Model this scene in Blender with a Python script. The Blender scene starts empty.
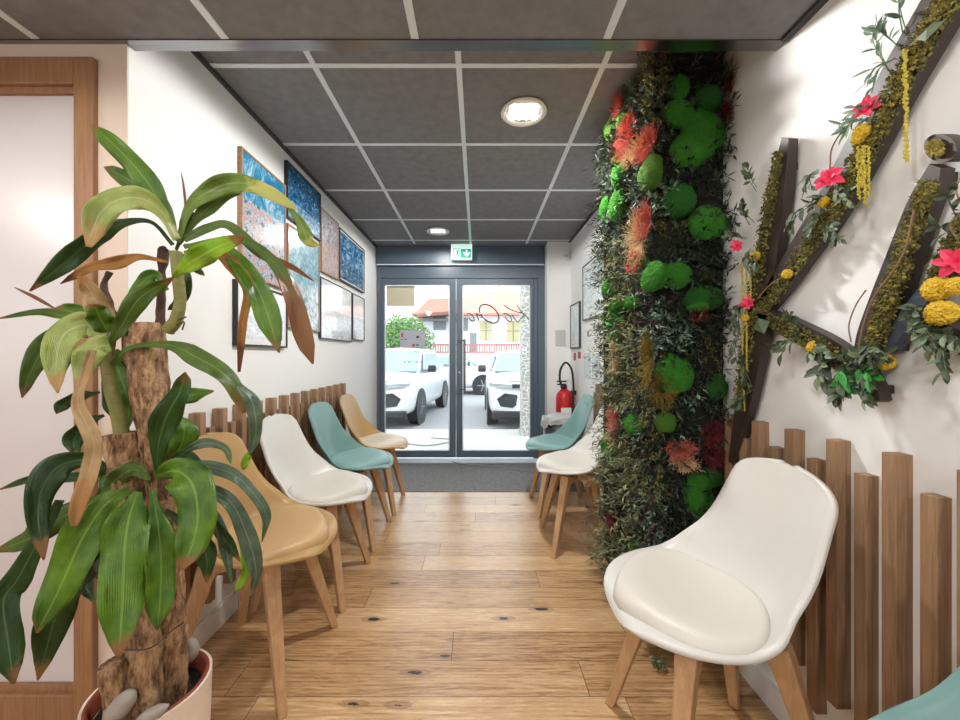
import bpy, bmesh, math, random
from mathutils import Vector, Matrix, noise
R = random.Random(7)
PI = math.pi
SC = bpy.context.scene
C = SC.collection
F, CX, CY, EYE = 382.0, 478.0, 356.0, 1.164
ZH, ZL, XL, XR, YD, YC = 2.372, 2.164, -1.12, 0.975, 4.2, 1.22   # ceilings, walls, door wall, corner of left wall

def at(px, py, y):                       # reading of the photograph: point at distance y
    return Vector(((px-CX)*y/F, y, EYE+(CY-py)*y/F))
def on_right(px, py, x):                 # point on the plane parallel to the right wall
    y = x*F/(px-CX); return Vector((x, y, EYE+(CY-py)*y/F))

# ------------------------------------------------------------------ materials
def srgb(r, g, b):
    f = lambda c: (c/255/12.92 if c/255 <= .04045 else ((c/255+.055)/1.055)**2.4)
    return (f(r), f(g), f(b), 1)
MATS = {}
class NT:
    def __init__(s, name):
        s.m = bpy.data.materials.new(name); s.m.use_nodes = True
        s.t = s.m.node_tree; s.b = s.t.nodes['Principled BSDF']; s.o = s.t.nodes['Material Output']
        MATS[name] = s.m
    def n(s, kind, **kw):
        nd = s.t.nodes.new(kind)
        for k, v in kw.items():
            if k in nd.inputs.keys() if isinstance(k, str) else False: pass
            setattr(nd, k, v)
        return nd
    def l(s, a, b): s.t.links.new(a, b)
    def math(s, op, a, b=None):
        nd = s.t.nodes.new('ShaderNodeMath'); nd.operation = op
        for i, v in enumerate((a, b)):
            if v is None: continue
            if isinstance(v, (int, float)): nd.inputs[i].default_value = v
            else: s.l(v, nd.inputs[i])
        return nd.outputs[0]
    def mix(s, fac, a, b, blend='MIX'):
        nd = s.t.nodes.new('ShaderNodeMix'); nd.data_type = 'RGBA'; nd.blend_type = blend
        for i, v in ((0, fac), (6, a), (7, b)):
            if isinstance(v, (int, float)): nd.inputs[i].default_value = v
            elif isinstance(v, tuple): nd.inputs[i].default_value = v
            else: s.l(v, nd.inputs[i])
        return nd.outputs[2]
    def coord(s, which='Object', scale=(1,1,1)):
        tc = s.n('ShaderNodeTexCoord'); mp = s.n('ShaderNodeMapping'); mp.inputs['Scale'].default_value = scale
        s.l(tc.outputs[which], mp.inputs[0]); return mp.outputs[0]
    def noise(s, vec, scale, detail=4, rough=.55, dist=0):
        nd = s.n('ShaderNodeTexNoise'); s.l(vec, nd.inputs['Vector'])
        nd.inputs['Scale'].default_value = scale; nd.inputs['Detail'].default_value = detail
        nd.inputs['Roughness'].default_value = rough; nd.inputs['Distortion'].default_value = dist
        return nd.outputs['Fac']
    def ramp(s, fac, stops):
        nd = s.n('ShaderNodeValToRGB'); e = nd.color_ramp.elements
        while len(e) < len(stops): e.new(.5)
        for i, (p, c) in enumerate(stops): e[i].position = p; e[i].color = c
        s.l(fac, nd.inputs[0]); return nd.outputs[0]
    def bump(s, h, strength=.3, dist=.01):
        nd = s.n('ShaderNodeBump'); nd.inputs['Strength'].default_value = strength; nd.inputs['Distance'].default_value = dist
        s.l(h, nd.inputs['Height']); s.l(nd.outputs[0], s.b.inputs['Normal'])
    def base(s, c):
        if isinstance(c, tuple): s.b.inputs['Base Color'].default_value = c
        else: s.l(c, s.b.inputs['Base Color'])
    def set(s, **kw):
        for k, v in kw.items(): s.b.inputs[k.replace('_', ' ')].default_value = v
        return s

def plain(name, c, rough=.5, var=.08, scale=30, metal=0, bump=0, coord='Object', stretch=(1,1,1), spec=.5):
    m = NT(name); v = m.coord(coord, stretch); f = m.noise(v, scale)
    a = tuple(min(1, x*(1-var)) for x in c[:3])+(1,); b = tuple(min(1, x*(1+var)) for x in c[:3])+(1,)
    m.base(m.mix(f, a, b)); m.set(Roughness=rough, Metallic=metal)
    m.b.inputs['Specular IOR Level'].default_value = spec
    if bump: m.bump(f, bump, .004)
    return m.m
plain('wall_paint', srgb(236,237,236), .85, .015, 60, bump=.08)
plain('warm_lit_wall', srgb(222,205,190), .85, .015, 60, bump=.08)  # warm lamplight tint painted into the wall colour
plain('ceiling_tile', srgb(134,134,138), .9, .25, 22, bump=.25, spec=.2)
plain('grid_metal', srgb(228,236,244), .4, .02, 20)
plain('steel_trim', srgb(150,150,152), .18, .3, 6, metal=1, stretch=(1,20,20))
plain('dark_trim', srgb(60,62,66), .5, .05)
plain('door_paint', srgb(84,99,112), .38, .05, 8)
plain('white_plastic', srgb(232,232,230), .4, .02)
plain('grey_plastic', srgb(190,192,192), .4, .04)
plain('carpet', srgb(136,136,136), .98, .6, 48, bump=1, spec=.1)
plain('tan_shell', srgb(186,150,98), .38, .03)
plain('white_shell', srgb(214,212,206), .36, .02)
plain('teal_shell', srgb(112,150,146), .36, .03)
plain('tan_pad', srgb(196,160,112), .45, .04, 60, bump=.06)
plain('glare_pad', srgb(216,202,180), .45, .04, 60, bump=.06)  # tan pad whitened by glare put into its colour
plain('white_pad', srgb(212,207,197), .45, .03, 60, bump=.06)
plain('teal_pad', srgb(130,168,166), .45, .04, 60, bump=.06)
plain('black_plastic', srgb(24,24,26), .45, .1)
plain('bin_black', srgb(52,52,54), .35, .15)
plain('bag_plastic', srgb(180,180,176), .35, .25, 25, bump=.5)
plain('red_paint', srgb(190,28,36), .3, .05)
plain('red_sign', srgb(178,50,50), .5, .05)
plain('soil', srgb(34,26,20), .95, .6, 120, bump=1)
plain('terracotta', srgb(128,58,40), .6, .12, 30)
plain('pot_cream', srgb(232,214,198), .45, .03, 10)
plain('pot_ochre', srgb(206,176,84), .45, .05, 10)
plain('stone_grey', srgb(150,142,134), .6, .35, 14, bump=.3)
plain('bark_shoot', srgb(120,118,64), .7, .35, 60, bump=.4, stretch=(1,1,4))
plain('dead_shoot', srgb(74,54,44), .8, .4, 50, bump=.5)
plain('panel_body', srgb(30,32,24), .95, .4, 40)
plain('pink_petal', srgb(226,58,96), .5, .18, 60)
plain('yellow_bloom', srgb(206,172,44), .7, .35, 120, bump=.6)
plain('catkin_yellow', srgb(190,176,72), .7, .3, 120)
plain('twig', srgb(126,96,74), .7, .2)
plain('cream_lichen', srgb(214,178,132), .85, .25, 60)
plain('coral_lichen', srgb(196,100,88), .85, .3, 40)
plain('dark_red_lichen', srgb(112,34,36), .85, .35, 40)
plain('ochre_lichen', srgb(128,108,40), .9, .4, 60)
plain('art_wood', srgb(56,45,39), .45, .25, 8, stretch=(1,1,6))
plain('art_blue_wood', srgb(64,74,90), .35, .2, 8)
plain('car_white', srgb(222,225,228), .22, .01)
plain('tyre', srgb(52,54,56), .8, .1)
plain('rim_metal', srgb(150,154,158), .35, .2, metal=.6)
plain('car_black', srgb(44,47,52), .4, .15, 20)
plain('car_glass', srgb(150,180,190), .12, .05)
plain('headlight_glass', srgb(150,156,160), .15, .3, 20)
plain('house_wall', srgb(240,242,244), .9, .02)
plain('roof_tile', srgb(226,160,144), .85, .18, 6, bump=.3)
plain('shutter_beige', srgb(205,196,150), .7, .06)
plain('house_grey', srgb(140,144,150), .7, .06)
plain('fence_red', srgb(188,116,112), .7, .08)
plain('fence_wall', srgb(228,228,228), .9, .03)
plain('asphalt', srgb(160,162,164), .95, .1, 30)
plain('pavement', srgb(188,186,180), .95, .12, 18, bump=.2)
plain('leaves_tree', srgb(120,158,92), .8, .3, 4)
plain('tree_bark', srgb(110,96,80), .9, .3)
plain('poster_grey', srgb(176,178,190), .6, .15, 10)
plain('film_beige', srgb(196,188,164), .7, .03)
plain('ink_black', srgb(40,40,44), .5, .05)
plain('sign_green', srgb(0,150,110), .5, .02)
plain('cord_grey', srgb(150,150,148), .6, .05)
def wood(name, a, b, stretch, rough=.5, scale=9):
    m = NT(name); v = m.coord('Object', stretch); f = m.noise(v, scale, 6, .6, .8)
    g = m.noise(v, scale*6, 3, .6)
    f2 = m.math('ADD', m.math('MULTIPLY', f, .75), m.math('MULTIPLY', g, .25))
    m.base(m.ramp(f2, [(.3, a), (.7, b)])); m.set(Roughness=rough); m.bump(f2, .12, .003); return m.m
wood('beech', srgb(176,136,96), srgb(206,170,130), (6,6,.8))
wood('walnut', srgb(104,70,46), srgb(162,118,84), (7,7,.6), .55)
wood('oak_batten', srgb(122,92,66), srgb(176,142,110), (8,8,.5), .6)
wood('door_frame_wood', srgb(134,96,66), srgb(172,130,94), (8,8,.6), .5)
wood('frame_wood', srgb(140,104,80), srgb(184,146,116), (8,8,8), .5)

def bark():
    m = NT('bark'); v = m.coord('Object', (1,1,.35)); f = m.noise(v, 42, 6, .65, .6)
    g = m.noise(m.coord('Object', (1,1,2.5)), 30, 4, .6)
    g2 = m.noise(m.coord('Object', (1,1,.22)), 90, 4, .7); f = m.math('ADD', m.math('MULTIPLY', f, .55), m.math('MULTIPLY', g2, .45)); m.base(m.ramp(f, [(.36, srgb(54,38,28)), (.45, srgb(122,90,62)), (.54, srgb(170,134,98)), (.68, srgb(206,176,140))]))
    m.set(Roughness=.85); m.bump(m.math('ADD', f, m.math('MULTIPLY', g, .4)), 1, .02)
bark()

def leafmat(name, a, b, mid, tip=None, tip_at=.9, rough=.32):
    m = NT(name); uv = m.n('ShaderNodeUVMap'); sp = m.n('ShaderNodeSeparateXYZ'); m.l(uv.outputs[0], sp.inputs[0])
    u, v = sp.outputs[0], sp.outputs[1]
    nz = m.math('ADD', m.math('MULTIPLY', m.math('SUBTRACT', m.noise(m.coord('Object', (1,1,1)), 17, 5, .65), .5), 1.7), .5)
    cu = m.math('ABSOLUTE', m.math('SUBTRACT', u, .5))
    st = m.math('SINE', m.math('MULTIPLY', u, 120))
    col = m.mix(m.math('MULTIPLY', m.math('ADD', nz, m.math('MULTIPLY', st, .05)), 1.0), a, b)
    col = m.mix(m.math('MULTIPLY', m.math('LESS_THAN', cu, .028), .55), col, mid)
    if tip:
        k = m.n('ShaderNodeMapRange'); k.interpolation_type = 'SMOOTHSTEP'
        m.l(m.math('ADD', v, m.math('MULTIPLY', m.math('SUBTRACT', nz, .5), .3)), k.inputs[0])
        k.inputs[1].default_value = tip_at-.07; k.inputs[2].default_value = tip_at+.04
        col = m.mix(k.outputs[0], col, tip)
    m.base(col); m.set(Roughness=rough)
    m.bump(m.math('ADD', m.math('MULTIPLY', m.math('SINE', m.math('MULTIPLY', u, 120)), .07), m.noise(m.coord('UV', (5,7,1)), 1.6, 3)), .45, .010)
    # a thin leaf lets some light through
    tr = m.n('ShaderNodeBsdfTranslucent'); m.l(m.mix(.5, col, srgb(150,190,50)), tr.inputs[0])
    mx = m.n('ShaderNodeMixShader'); mx.inputs[0].default_value = .3
    m.l(m.b.outputs[0], mx.inputs[1]); m.l(tr.outputs[0], mx.inputs[2]); m.l(mx.outputs[0], m.o.inputs[0])
BR = srgb(150,104,60)
leafmat('leaf_green', srgb(30,74,16), srgb(118,160,44), srgb(150,186,80), BR, .95)
leafmat('leaf_mid', srgb(36,66,22), srgb(110,140,56), srgb(150,176,90), BR, .93)
leafmat('leaf_dark', srgb(10,32,14), srgb(58,96,38), srgb(104,140,84), BR, .96)
leafmat('leaf_sheen', srgb(34,62,50), srgb(128,148,122), srgb(180,190,160), srgb(120,160,40), .97, .22)  # white highlights of glossy dark leaves painted as a silvery tone
leafmat('leaf_yellow', srgb(128,156,66), srgb(200,206,132), srgb(220,220,170), srgb(190,150,96), .88)
leafmat('leaf_bright', srgb(110,166,34), srgb(172,206,60), srgb(196,220,110), BR, .9)
leafmat('leaf_tipped', srgb(70,112,44), srgb(140,160,72), srgb(170,180,90), srgb(196,192,110), .68)
leafmat('leaf_browned', srgb(60,96,44), srgb(110,130,60), srgb(150,160,80), srgb(140,92,58), .62)
leafmat('leaf_dead', srgb(128,74,34), srgb(196,140,66), srgb(206,166,96), srgb(110,60,30), .9, .6)
leafmat('leaf_straw', srgb(150,112,72), srgb(216,184,138), srgb(226,200,160), srgb(190,140,90), .8, .6)
leafmat('leaf_reddish', srgb(120,66,52), srgb(160,104,80), srgb(170,120,96), None, 1, .6)

def folmat(name, stops, rough=.6):
    m = NT(name); v = m.coord('Object'); f = m.noise(v, 16, 3, .6); wn = m.n('ShaderNodeTexWhiteNoise')
    g = m.n('ShaderNodeNewGeometry'); m.l(g.outputs['Random Per Island'], wn.inputs['Vector'])
    k = m.math('ADD', m.math('MULTIPLY', f, .5), m.math('MULTIPLY', wn.outputs['Value'], .5))
    m.base(m.ramp(k, stops)); m.set(Roughness=rough)
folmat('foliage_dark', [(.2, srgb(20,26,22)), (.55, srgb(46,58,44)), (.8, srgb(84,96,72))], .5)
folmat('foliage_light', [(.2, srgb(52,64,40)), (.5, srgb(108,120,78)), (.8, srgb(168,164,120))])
folmat('foliage_silver', [(.2, srgb(70,98,80)), (.6, srgb(118,146,122)), (.85, srgb(170,186,164))])
folmat('foliage_green', [(.2, srgb(24,100,34)), (.6, srgb(48,150,48)), (.85, srgb(110,190,80))])
folmat('foliage_olive', [(.2, srgb(48,50,22)), (.5, srgb(98,96,46)), (.85, srgb(158,146,74))], .85)
folmat('foliage_gold', [(.2, srgb(84,74,30)), (.55, srgb(142,126,54)), (.85, srgb(196,176,86))], .85)
folmat('foliage_purple', [(.2, srgb(50,30,40)), (.6, srgb(92,52,60)), (.85, srgb(130,84,84))])
folmat('eucalyptus', [(.2, srgb(52,66,50)), (.6, srgb(94,112,84)), (.85, srgb(140,152,116))])
def mossmat(name, a, b):
    m = NT(name); v = m.coord('Object'); f = m.noise(v, 5, 6, .7); g = m.noise(v, 40, 3, .7)
    k = m.math('ADD', m.math('MULTIPLY', f, .5), m.math('MULTIPLY', g, .5))
    m.base(m.ramp(k, [(.3, a), (.65, b)])); m.set(Roughness=.95); m.bump(g, .9, .08)
mossmat('ball_moss', srgb(36,140,28), srgb(104,214,56))
mossmat('ball_moss_dark', srgb(26,100,24), srgb(66,164,44))
mossmat('ball_moss_lime', srgb(70,140,30), srgb(140,196,64))

def floor_mat():
    m = NT('oak_planks'); tc = m.n('ShaderNodeTexCoord'); sp = m.n('ShaderNodeSeparateXYZ'); m.l(tc.outputs['Object'], sp.inputs[0])
    x, y = sp.outputs[0], sp.outputs[1]
    row = m.math('DIVIDE', m.math('SUBTRACT', y, 1.304), .1535); ri = m.math('FLOOR', row); rf = m.math('SUBTRACT', row, ri)
    def wn(a, b):
        cb = m.n('ShaderNodeCombineXYZ'); nd = m.n('ShaderNodeTexWhiteNoise')
        for i, q in enumerate((a, b)):
            if isinstance(q, (int, float)): cb.inputs[i].default_value = q
            else: m.l(q, cb.inputs[i])
        m.l(cb.outputs[0], nd.inputs['Vector']); return nd.outputs['Value']
    px = m.math('ADD', m.math('DIVIDE', x, 1.25), m.math('MULTIPLY', wn(ri, 3.7), 5)); pi_ = m.math('FLOOR', px); pf = m.math('SUBTRACT', px, pi_)
    rnd = wn(ri, pi_)
    # grain: stretched along x, different in each plank
    cb = m.n('ShaderNodeCombineXYZ')
    m.l(m.math('ADD', m.math('MULTIPLY', x, 1.0), m.math('MULTIPLY', rnd, 37)), cb.inputs[0])
    m.l(m.math('MULTIPLY', y, 9.0), cb.inputs[1]); m.l(m.math('MULTIPLY', rnd, 9), cb.inputs[2])
    g1 = m.noise(cb.outputs[0], 3.2, 7, .68, 1.6); g2 = m.noise(cb.outputs[0], 22, 5, .7, .4)
    wv = m.n('ShaderNodeTexWave'); wv.wave_type = 'BANDS'; wv.bands_direction = 'Y'; m.l(cb.outputs[0], wv.inputs['Vector'])
    wv.inputs['Scale'].default_value = 2.2; wv.inputs['Distortion'].default_value = 9; wv.inputs['Detail'].default_value = 3; wv.inputs['Detail Scale'].default_value = .8
    k = m.math('ADD', m.math('ADD', m.math('MULTIPLY', g1, .58), m.math('MULTIPLY', g2, .34)), m.math('MULTIPLY', wv.outputs['Fac'], .07))
    k = m.math('ADD', k, m.math('MULTIPLY', m.math('SUBTRACT', rnd, .5), .13))
    col = m.ramp(k, [(.28, srgb(116,80,50)), (.42, srgb(176,134,90)), (.54, srgb(208,168,122)), (.68, srgb(232,200,156))])
    # knots and cracks
    c2 = m.n('ShaderNodeCombineXYZ'); m.l(m.math('MULTIPLY', x, 1.4), c2.inputs[0]); m.l(m.math('MULTIPLY', y, 4.2), c2.inputs[1])
    vo = m.n('ShaderNodeTexVoronoi'); vo.inputs['Scale'].default_value = 2.1; m.l(c2.outputs[0], vo.inputs['Vector'])
    cs = m.n('ShaderNodeSeparateXYZ'); m.l(vo.outputs['Color'], cs.inputs[0])
    dn = m.math('ADD', vo.outputs['Distance'], m.math('MULTIPLY', m.math('SUBTRACT', g2, .5), .12))
    keep = m.math('GREATER_THAN', cs.outputs[0], .15)
    core = m.math('MULTIPLY', m.math('LESS_THAN', dn, .085), keep); halo = m.math('MULTIPLY', m.math('LESS_THAN', dn, .17), keep)
    col = m.mix(m.math('MULTIPLY', halo, .35), col, srgb(110,72,44)); col = m.mix(core, col, srgb(40,32,30))
    gap = m.math('ADD', m.math('LESS_THAN', rf, .014), m.math('LESS_THAN', pf, .0022)); gap = m.math('MINIMUM', gap, 1)
    col = m.mix(m.math('MULTIPLY', gap, .75), col, srgb(60,42,30))
    m.base(col)
    rr = m.n('ShaderNodeMapRange'); m.l(k, rr.inputs[0]); rr.inputs[3].default_value = .38; rr.inputs[4].default_value = .18
    m.l(rr.outputs[0], m.b.inputs['Roughness'])
    m.b.inputs['Coat Weight'].default_value = .35; m.b.inputs['Coat Roughness'].default_value = .26
    m.bump(m.math('SUBTRACT', k, m.math('MULTIPLY', m.math('ADD', gap, core), .9)), .5, .004)
floor_mat()

def glass_mat():
    m = NT('door_glass'); t = m.n('ShaderNodeBsdfTransparent'); t.inputs[0].default_value = (.97,.985,.98,1)
    g = m.n('ShaderNodeBsdfGlossy'); g.inputs['Roughness'].default_value = .02
    fr = m.n('ShaderNodeFresnel'); fr.inputs[0].default_value = 1.35; mx = m.n('ShaderNodeMixShader')
    m.l(fr.outputs[0], mx.inputs[0]); m.l(t.outputs[0], mx.inputs[1]); m.l(g.outputs[0], mx.inputs[2]); m.l(mx.outputs[0], m.o.inputs[0])
glass_mat()
m = NT('frosted_glass'); m.base(srgb(214,210,212)); m.set(Roughness=.3); m.b.inputs['Coat Weight'].default_value = .6; m.b.inputs['Coat Roughness'].default_value = .28
def emis(name, c, s):
    m = NT(name); m.base(c); m.b.inputs['Emission Color'].default_value = c; m.b.inputs['Emission Strength'].default_value = s
emis('lamp_lit', (1,.9,.8,1), 6); emis('lamp_dim', (.9,.95,1,1), .5); emis('sign_white', srgb(225,250,240), .35); emis('sign_green_lit', srgb(10,160,120), .3)

def stone_wall():
    m = NT('stone_masonry'); v = m.coord('Object', (1,1,1.3)); vo = m.n('ShaderNodeTexVoronoi'); vo.feature = 'DISTANCE_TO_EDGE'; vo.inputs['Scale'].default_value = 11; m.l(v, vo.inputs['Vector'])
    f = m.noise(v, 20); e = m.math('LESS_THAN', vo.outputs['Distance'], .06)
    m.base(m.mix(e, m.mix(f, srgb(120,116,112), srgb(190,186,180)), srgb(210,208,204))); m.set(Roughness=.9); m.bump(vo.outputs['Distance'], .6, .03)
stone_wall()

def print_mat(name, stops, split=None, scale=9, stretch=(1,1,1), coat=.45, rough=.25):
    """a photograph print: mottled colours, optional second palette below a height (object z)"""
    m = NT(name); v = m.coord('Generated', stretch); f = m.noise(v, scale, 8, .75, 1.2)
    col = m.ramp(f, stops)
    if split:
        h, st2 = split; sp = m.n('ShaderNodeSeparateXYZ'); m.l(m.coord('Generated'), sp.inputs[0])
        f2 = m.noise(m.coord('Generated', (1,2,3)), 5, 9, .78, .5)
        hh = m.math('ADD', sp.outputs[2], m.math('MULTIPLY', m.math('SUBTRACT', f, .5), .15))
        col = m.mix(m.math('LESS_THAN', hh, h), col, m.ramp(f2, st2))
    m.base(col); m.set(Roughness=rough); m.b.inputs['Coat Weight'].default_value = coat; m.b.inputs['Coat Roughness'].default_value = .03
W = srgb(236,240,242)
print_mat('print_sky', [(.35, srgb(24,104,150)), (.5, srgb(60,146,186)), (.62, srgb(186,212,224))], (.62, [(.38, srgb(40,60,80)), (.45, srgb(120,150,170)), (.5, srgb(196,206,210)), (.55, srgb(176,76,66)), (.6, srgb(186,196,200)), (.66, srgb(60,90,110))]), 4)
print_mat('print_ocean', [(.36, srgb(8,34,66)), (.5, srgb(16,84,130)), (.6, srgb(60,150,190)), (.68, srgb(210,232,240))], (.35, [(.35, srgb(30,70,100)), (.55, srgb(110,160,190)), (.7, W)]), 10)
print_mat('print_harbour', [(.3, srgb(50,110,140)), (.5, srgb(130,175,190)), (.7, srgb(225,232,232))], (.45, [(.4, srgb(70,110,130)), (.5, srgb(150,176,186)), (.6, srgb(206,216,220))]), 12)
print_mat('print_street', [(.36, srgb(80,96,120)), (.48, srgb(160,156,166)), (.6, srgb(206,194,192))], (.5, [(.35, srgb(120,110,110)), (.5, srgb(200,190,186)), (.6, srgb(180,90,74))]), 12)
print_mat('print_coast', [(.38, srgb(16,66,112)), (.5, srgb(50,126,176)), (.62, srgb(186,212,226))], (.42, [(.38, srgb(20,50,80)), (.52, srgb(40,110,150)), (.66, srgb(190,210,215))]), 6)
print_mat('print_pale_reflection', [(.3, srgb(196,206,210)), (.5, srgb(222,228,230)), (.7, srgb(240,243,244))], (.5, [(.35, srgb(150,165,172)), (.55, srgb(206,214,216)), (.7, W)]), 4, coat=.8)  # pale print; also paints white reflections on two grey-framed pictures
print_mat('print_document', [(.4, srgb(190,208,210)), (.55, srgb(226,234,234)), (.7, srgb(238,242,242))], None, 8)

# ------------------------------------------------------------------ mesh helpers
class MB:
    def __init__(s): s.v = []; s.f = []; s.uv = {}
    def box(s, a, b, rot=None):
        i = len(s.v)
        for x in (a[0], b[0]):
            for y in (a[1], b[1]):
                for z in (a[2], b[2]): s.v.append(Vector((x, y, z)) if rot is None else rot @ Vector((x, y, z)))
        for q in ((0,1,3,2),(4,6,7,5),(0,4,5,1),(2,3,7,6),(0,2,6,4),(1,5,7,3)): s.f.append([i+k for k in q])
        return s
    def prism(s, poly, ext):                 # poly: 3D outline, ext: vector
        i = len(s.v); n = len(poly); e = Vector(ext)
        s.v += [Vector(p) for p in poly] + [Vector(p)+e for p in poly]
        s.f.append([i+k for k in range(n)][::-1]); s.f.append([i+n+k for k in range(n)])
        for k in range(n): s.f.append([i+k, i+(k+1)%n, i+n+(k+1)%n, i+n+k])
        return s
    def tube(s, pts, rad, seg=8, cap=True, rect=None):
        pts = [Vector(p) for p in pts]; n = len(pts); i0 = len(s.v)
        up = Vector((0,0,1)); prev = None
        for k, p in enumerate(pts):
            t = (pts[min(k+1, n-1)]-pts[max(k-1, 0)]).normalized()
            if prev is None:
                a = t.cross(up);  a = a if a.length > .05 else t.cross(Vector((1,0,0)))
            else: a = prev-t*prev.dot(t)
            a.normalize(); prev = a; b = t.cross(a); r = rad[k] if isinstance(rad, (list, tuple)) else rad
            if rect:
                w, h = rect[k]
                for (cu, cv) in ((1,1),(-1,1),(-1,-1),(1,-1)): s.v.append(p+a*(w*cu)+b*(h*cv))
            else:
                for q in range(seg): s.v.append(p+a*(r*math.cos(2*PI*q/seg))+b*(r*math.sin(2*PI*q/seg)))
        sg = 4 if rect else seg
        for k in range(n-1):
            for q in range(sg): s.f.append([i0+k*sg+q, i0+k*sg+(q+1)%sg, i0+(k+1)*sg+(q+1)%sg, i0+(k+1)*sg+q])
        if cap:
            s.f.append([i0+q for q in range(sg)][::-1]); s.f.append([i0+(n-1)*sg+q for q in range(sg)])
        return s
    def lathe(s, prof, c=(0,0,0), seg=32, axis='z', closed=False):
        i0 = len(s.v); n = len(prof); c = Vector(c)
        for r, h in prof:
            for q in range(seg):
                a = 2*PI*q/seg; p = (r*math.cos(a), r*math.sin(a), h)
                if axis == 'y': p = (p[0], h, p[1])
                if axis == 'x': p = (h, p[0], p[1])
                s.v.append(c+Vector(p))
        for k in range(n-1):
            for q in range(seg): s.f.append([i0+k*seg+q, i0+k*seg+(q+1)%seg, i0+(k+1)*seg+(q+1)%seg, i0+(k+1)*seg+q])
        if not closed:
            if prof[0][0] > 1e-5: s.f.append([i0+q for q in range(seg)][::-1])
            if prof[-1][0] > 1e-5: s.f.append([i0+(n-1)*seg+q for q in range(seg)])
        return s
    def octa(s, c, r, rz=1):
        i = len(s.v); c = Vector(c)
        for d in ((1,0,0),(0,1,0),(-1,0,0),(0,-1,0),(0,0,rz),(0,0,-rz)): s.v.append(c+Vector(d)*r*R.uniform(.75,1.25))
        for q in ((0,1,4),(1,2,4),(2,3,4),(3,0,4),(1,0,5),(2,1,5),(3,2,5),(0,3,5)): s.f.append([i+k for k in q])
    def blade(s, p, d, n, L, w, fold=.25):      # a small folded leaf
        i = len(s.v); d = d.normalized(); sd = d.cross(n)
        if sd.length < 1e-3: sd = d.cross(Vector((1,0,.1)))
        sd.normalize(); nn = sd.cross(d)
        s.v += [p, p+d*(L*.45)+sd*w-nn*(w*fold), p+d*L-nn*(L*.08), p+d*(L*.45)-sd*w-nn*(w*fold), p+d*(L*.5)+nn*(w*fold)]
        s.f += [[i, i+1, i+4], [i+1, i+2, i+4], [i+2, i+3, i+4], [i+3, i, i+4]]
    def build(s, name, mat, parent=None, smooth=False, bevel=0):
        me = bpy.data.meshes.new(name); me.from_pydata([tuple(p) for p in s.v], [], s.f); me.update()
        o = bpy.data.objects.new(name, me); C.objects.link(o)
        me.materials.append(MATS[mat])
        bm = bmesh.new(); bm.from_mesh(me); bmesh.ops.recalc_face_normals(bm, faces=bm.faces); bm.to_mesh(me); bm.free()
        if smooth:
            for p in me.polygons: p.use_smooth = True
        if bevel:
            b = o.modifiers.new('b', 'BEVEL'); b.width = bevel; b.segments = 2; b.limit_method = 'ANGLE'
        if parent: o.parent = parent
        return o
def tag(o, label, cat, group=None, kind=None):
    if label: o['label'] = label
    if cat: o['category'] = cat
    if group: o['group'] = group
    if kind: o['kind'] = kind
    return o
def empty(name, label, cat, loc=(0,0,0), rz=0, group=None):
    o = bpy.data.objects.new(name, None); C.objects.link(o); o.location = loc; o.rotation_euler.z = rz; o.empty_display_size = .05
    return tag(o, label, cat, group)
def struct(name, mb, mat, parent=None, **kw):
    o = mb.build(name, mat, parent, **kw)
    if parent is None: o['kind'] = 'structure'
    return o
def dup(root, loc=None, rz=None, label=None, group=None):
    r = root.copy(); C.objects.link(r)
    if loc is not None: r.location = loc
    if rz is not None: r.rotation_euler.z = rz
    if label: r['label'] = label
    if group: r['group'] = group
    for ch in list(root.children):
        c = ch.copy(); C.objects.link(c); c.parent = r
        for g in list(ch.children):
            d = g.copy(); C.objects.link(d); d.parent = c
    return r
def catmull(pts, n):
    out = []; P = [Vector(p) for p in pts]; P = [P[0]*2-P[1]]+P+[P[-1]*2-P[-2]]
    m_ = len(P)-3
    for i in range(n+1):
        t = i/n*m_; k = min(int(t), m_-1); t -= k; a, b, c, d = P[k:k+4]
        out.append(.5*((2*b)+(c-a)*t+(2*a-5*b+4*c-d)*t*t+(3*b-a-3*c+d)*t**3))
    return out
def local(mb, o):                          # move a mesh built in world coordinates under a placed empty
    for k, v in enumerate(mb.v): mb.v[k] = v-o.location
    return mb

# ------------------------------------------------------------------ the setting
struct('floor', MB().box((-4.0,-3.6,-.05),(3,3.27,0)), 'oak_planks')
struct('floor_carpet', MB().box((XL-.1,3.27,-.05),(XR+.1,4.26,.004)), 'carpet')
struct('wall_left', MB().box((XL-.12,YC+.004,0),(XL,4.4,ZH)), 'wall_paint')
# wall facing the camera beside the plant, with the opening of the frosted door
mb = MB(); DX0, DX1, DZ = -2.32, -1.213, 2.108
mb.box((-4.0,YC,0),(DX0,YC+.11,ZL+.3)).box((DX0,YC,DZ),(DX1,YC+.11,ZL+.3)).box((DX1,YC,0),(XL-.001,YC+.11,ZL+.3))
struct('wall_facing', mb, 'warm_lit_wall')
struct('wall_right', MB().box((XR,-3.6,0),(XR+.12,4.4,ZH)), 'wall_paint')
struct('wall_far_left', MB().box((-4.12,-3.6,0),(-4.0,-1.75,ZH)).box((-4.12,-.55,0),(-4.0,YC+.11,ZH)).box((-4.12,-1.75,0),(-4.0,-.55,.85)).box((-4.12,-1.75,2.0),(-4.0,-.55,ZH)), 'warm_lit_wall')
wo = struct('window_2', MB().box((-4.09,-1.75,.85),(-4.03,-1.69,2.0)).box((-4.09,-.61,.85),(-4.03,-.55,2.0)).box((-4.09,-1.75,.85),(-4.03,-.55,.91)).box((-4.09,-1.75,1.94),(-4.03,-.55,2.0)), 'white_plastic')
MB().box((-4.065,-1.75,.85),(-4.055,-.55,2.0)).build('pane', 'door_glass', wo)
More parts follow.
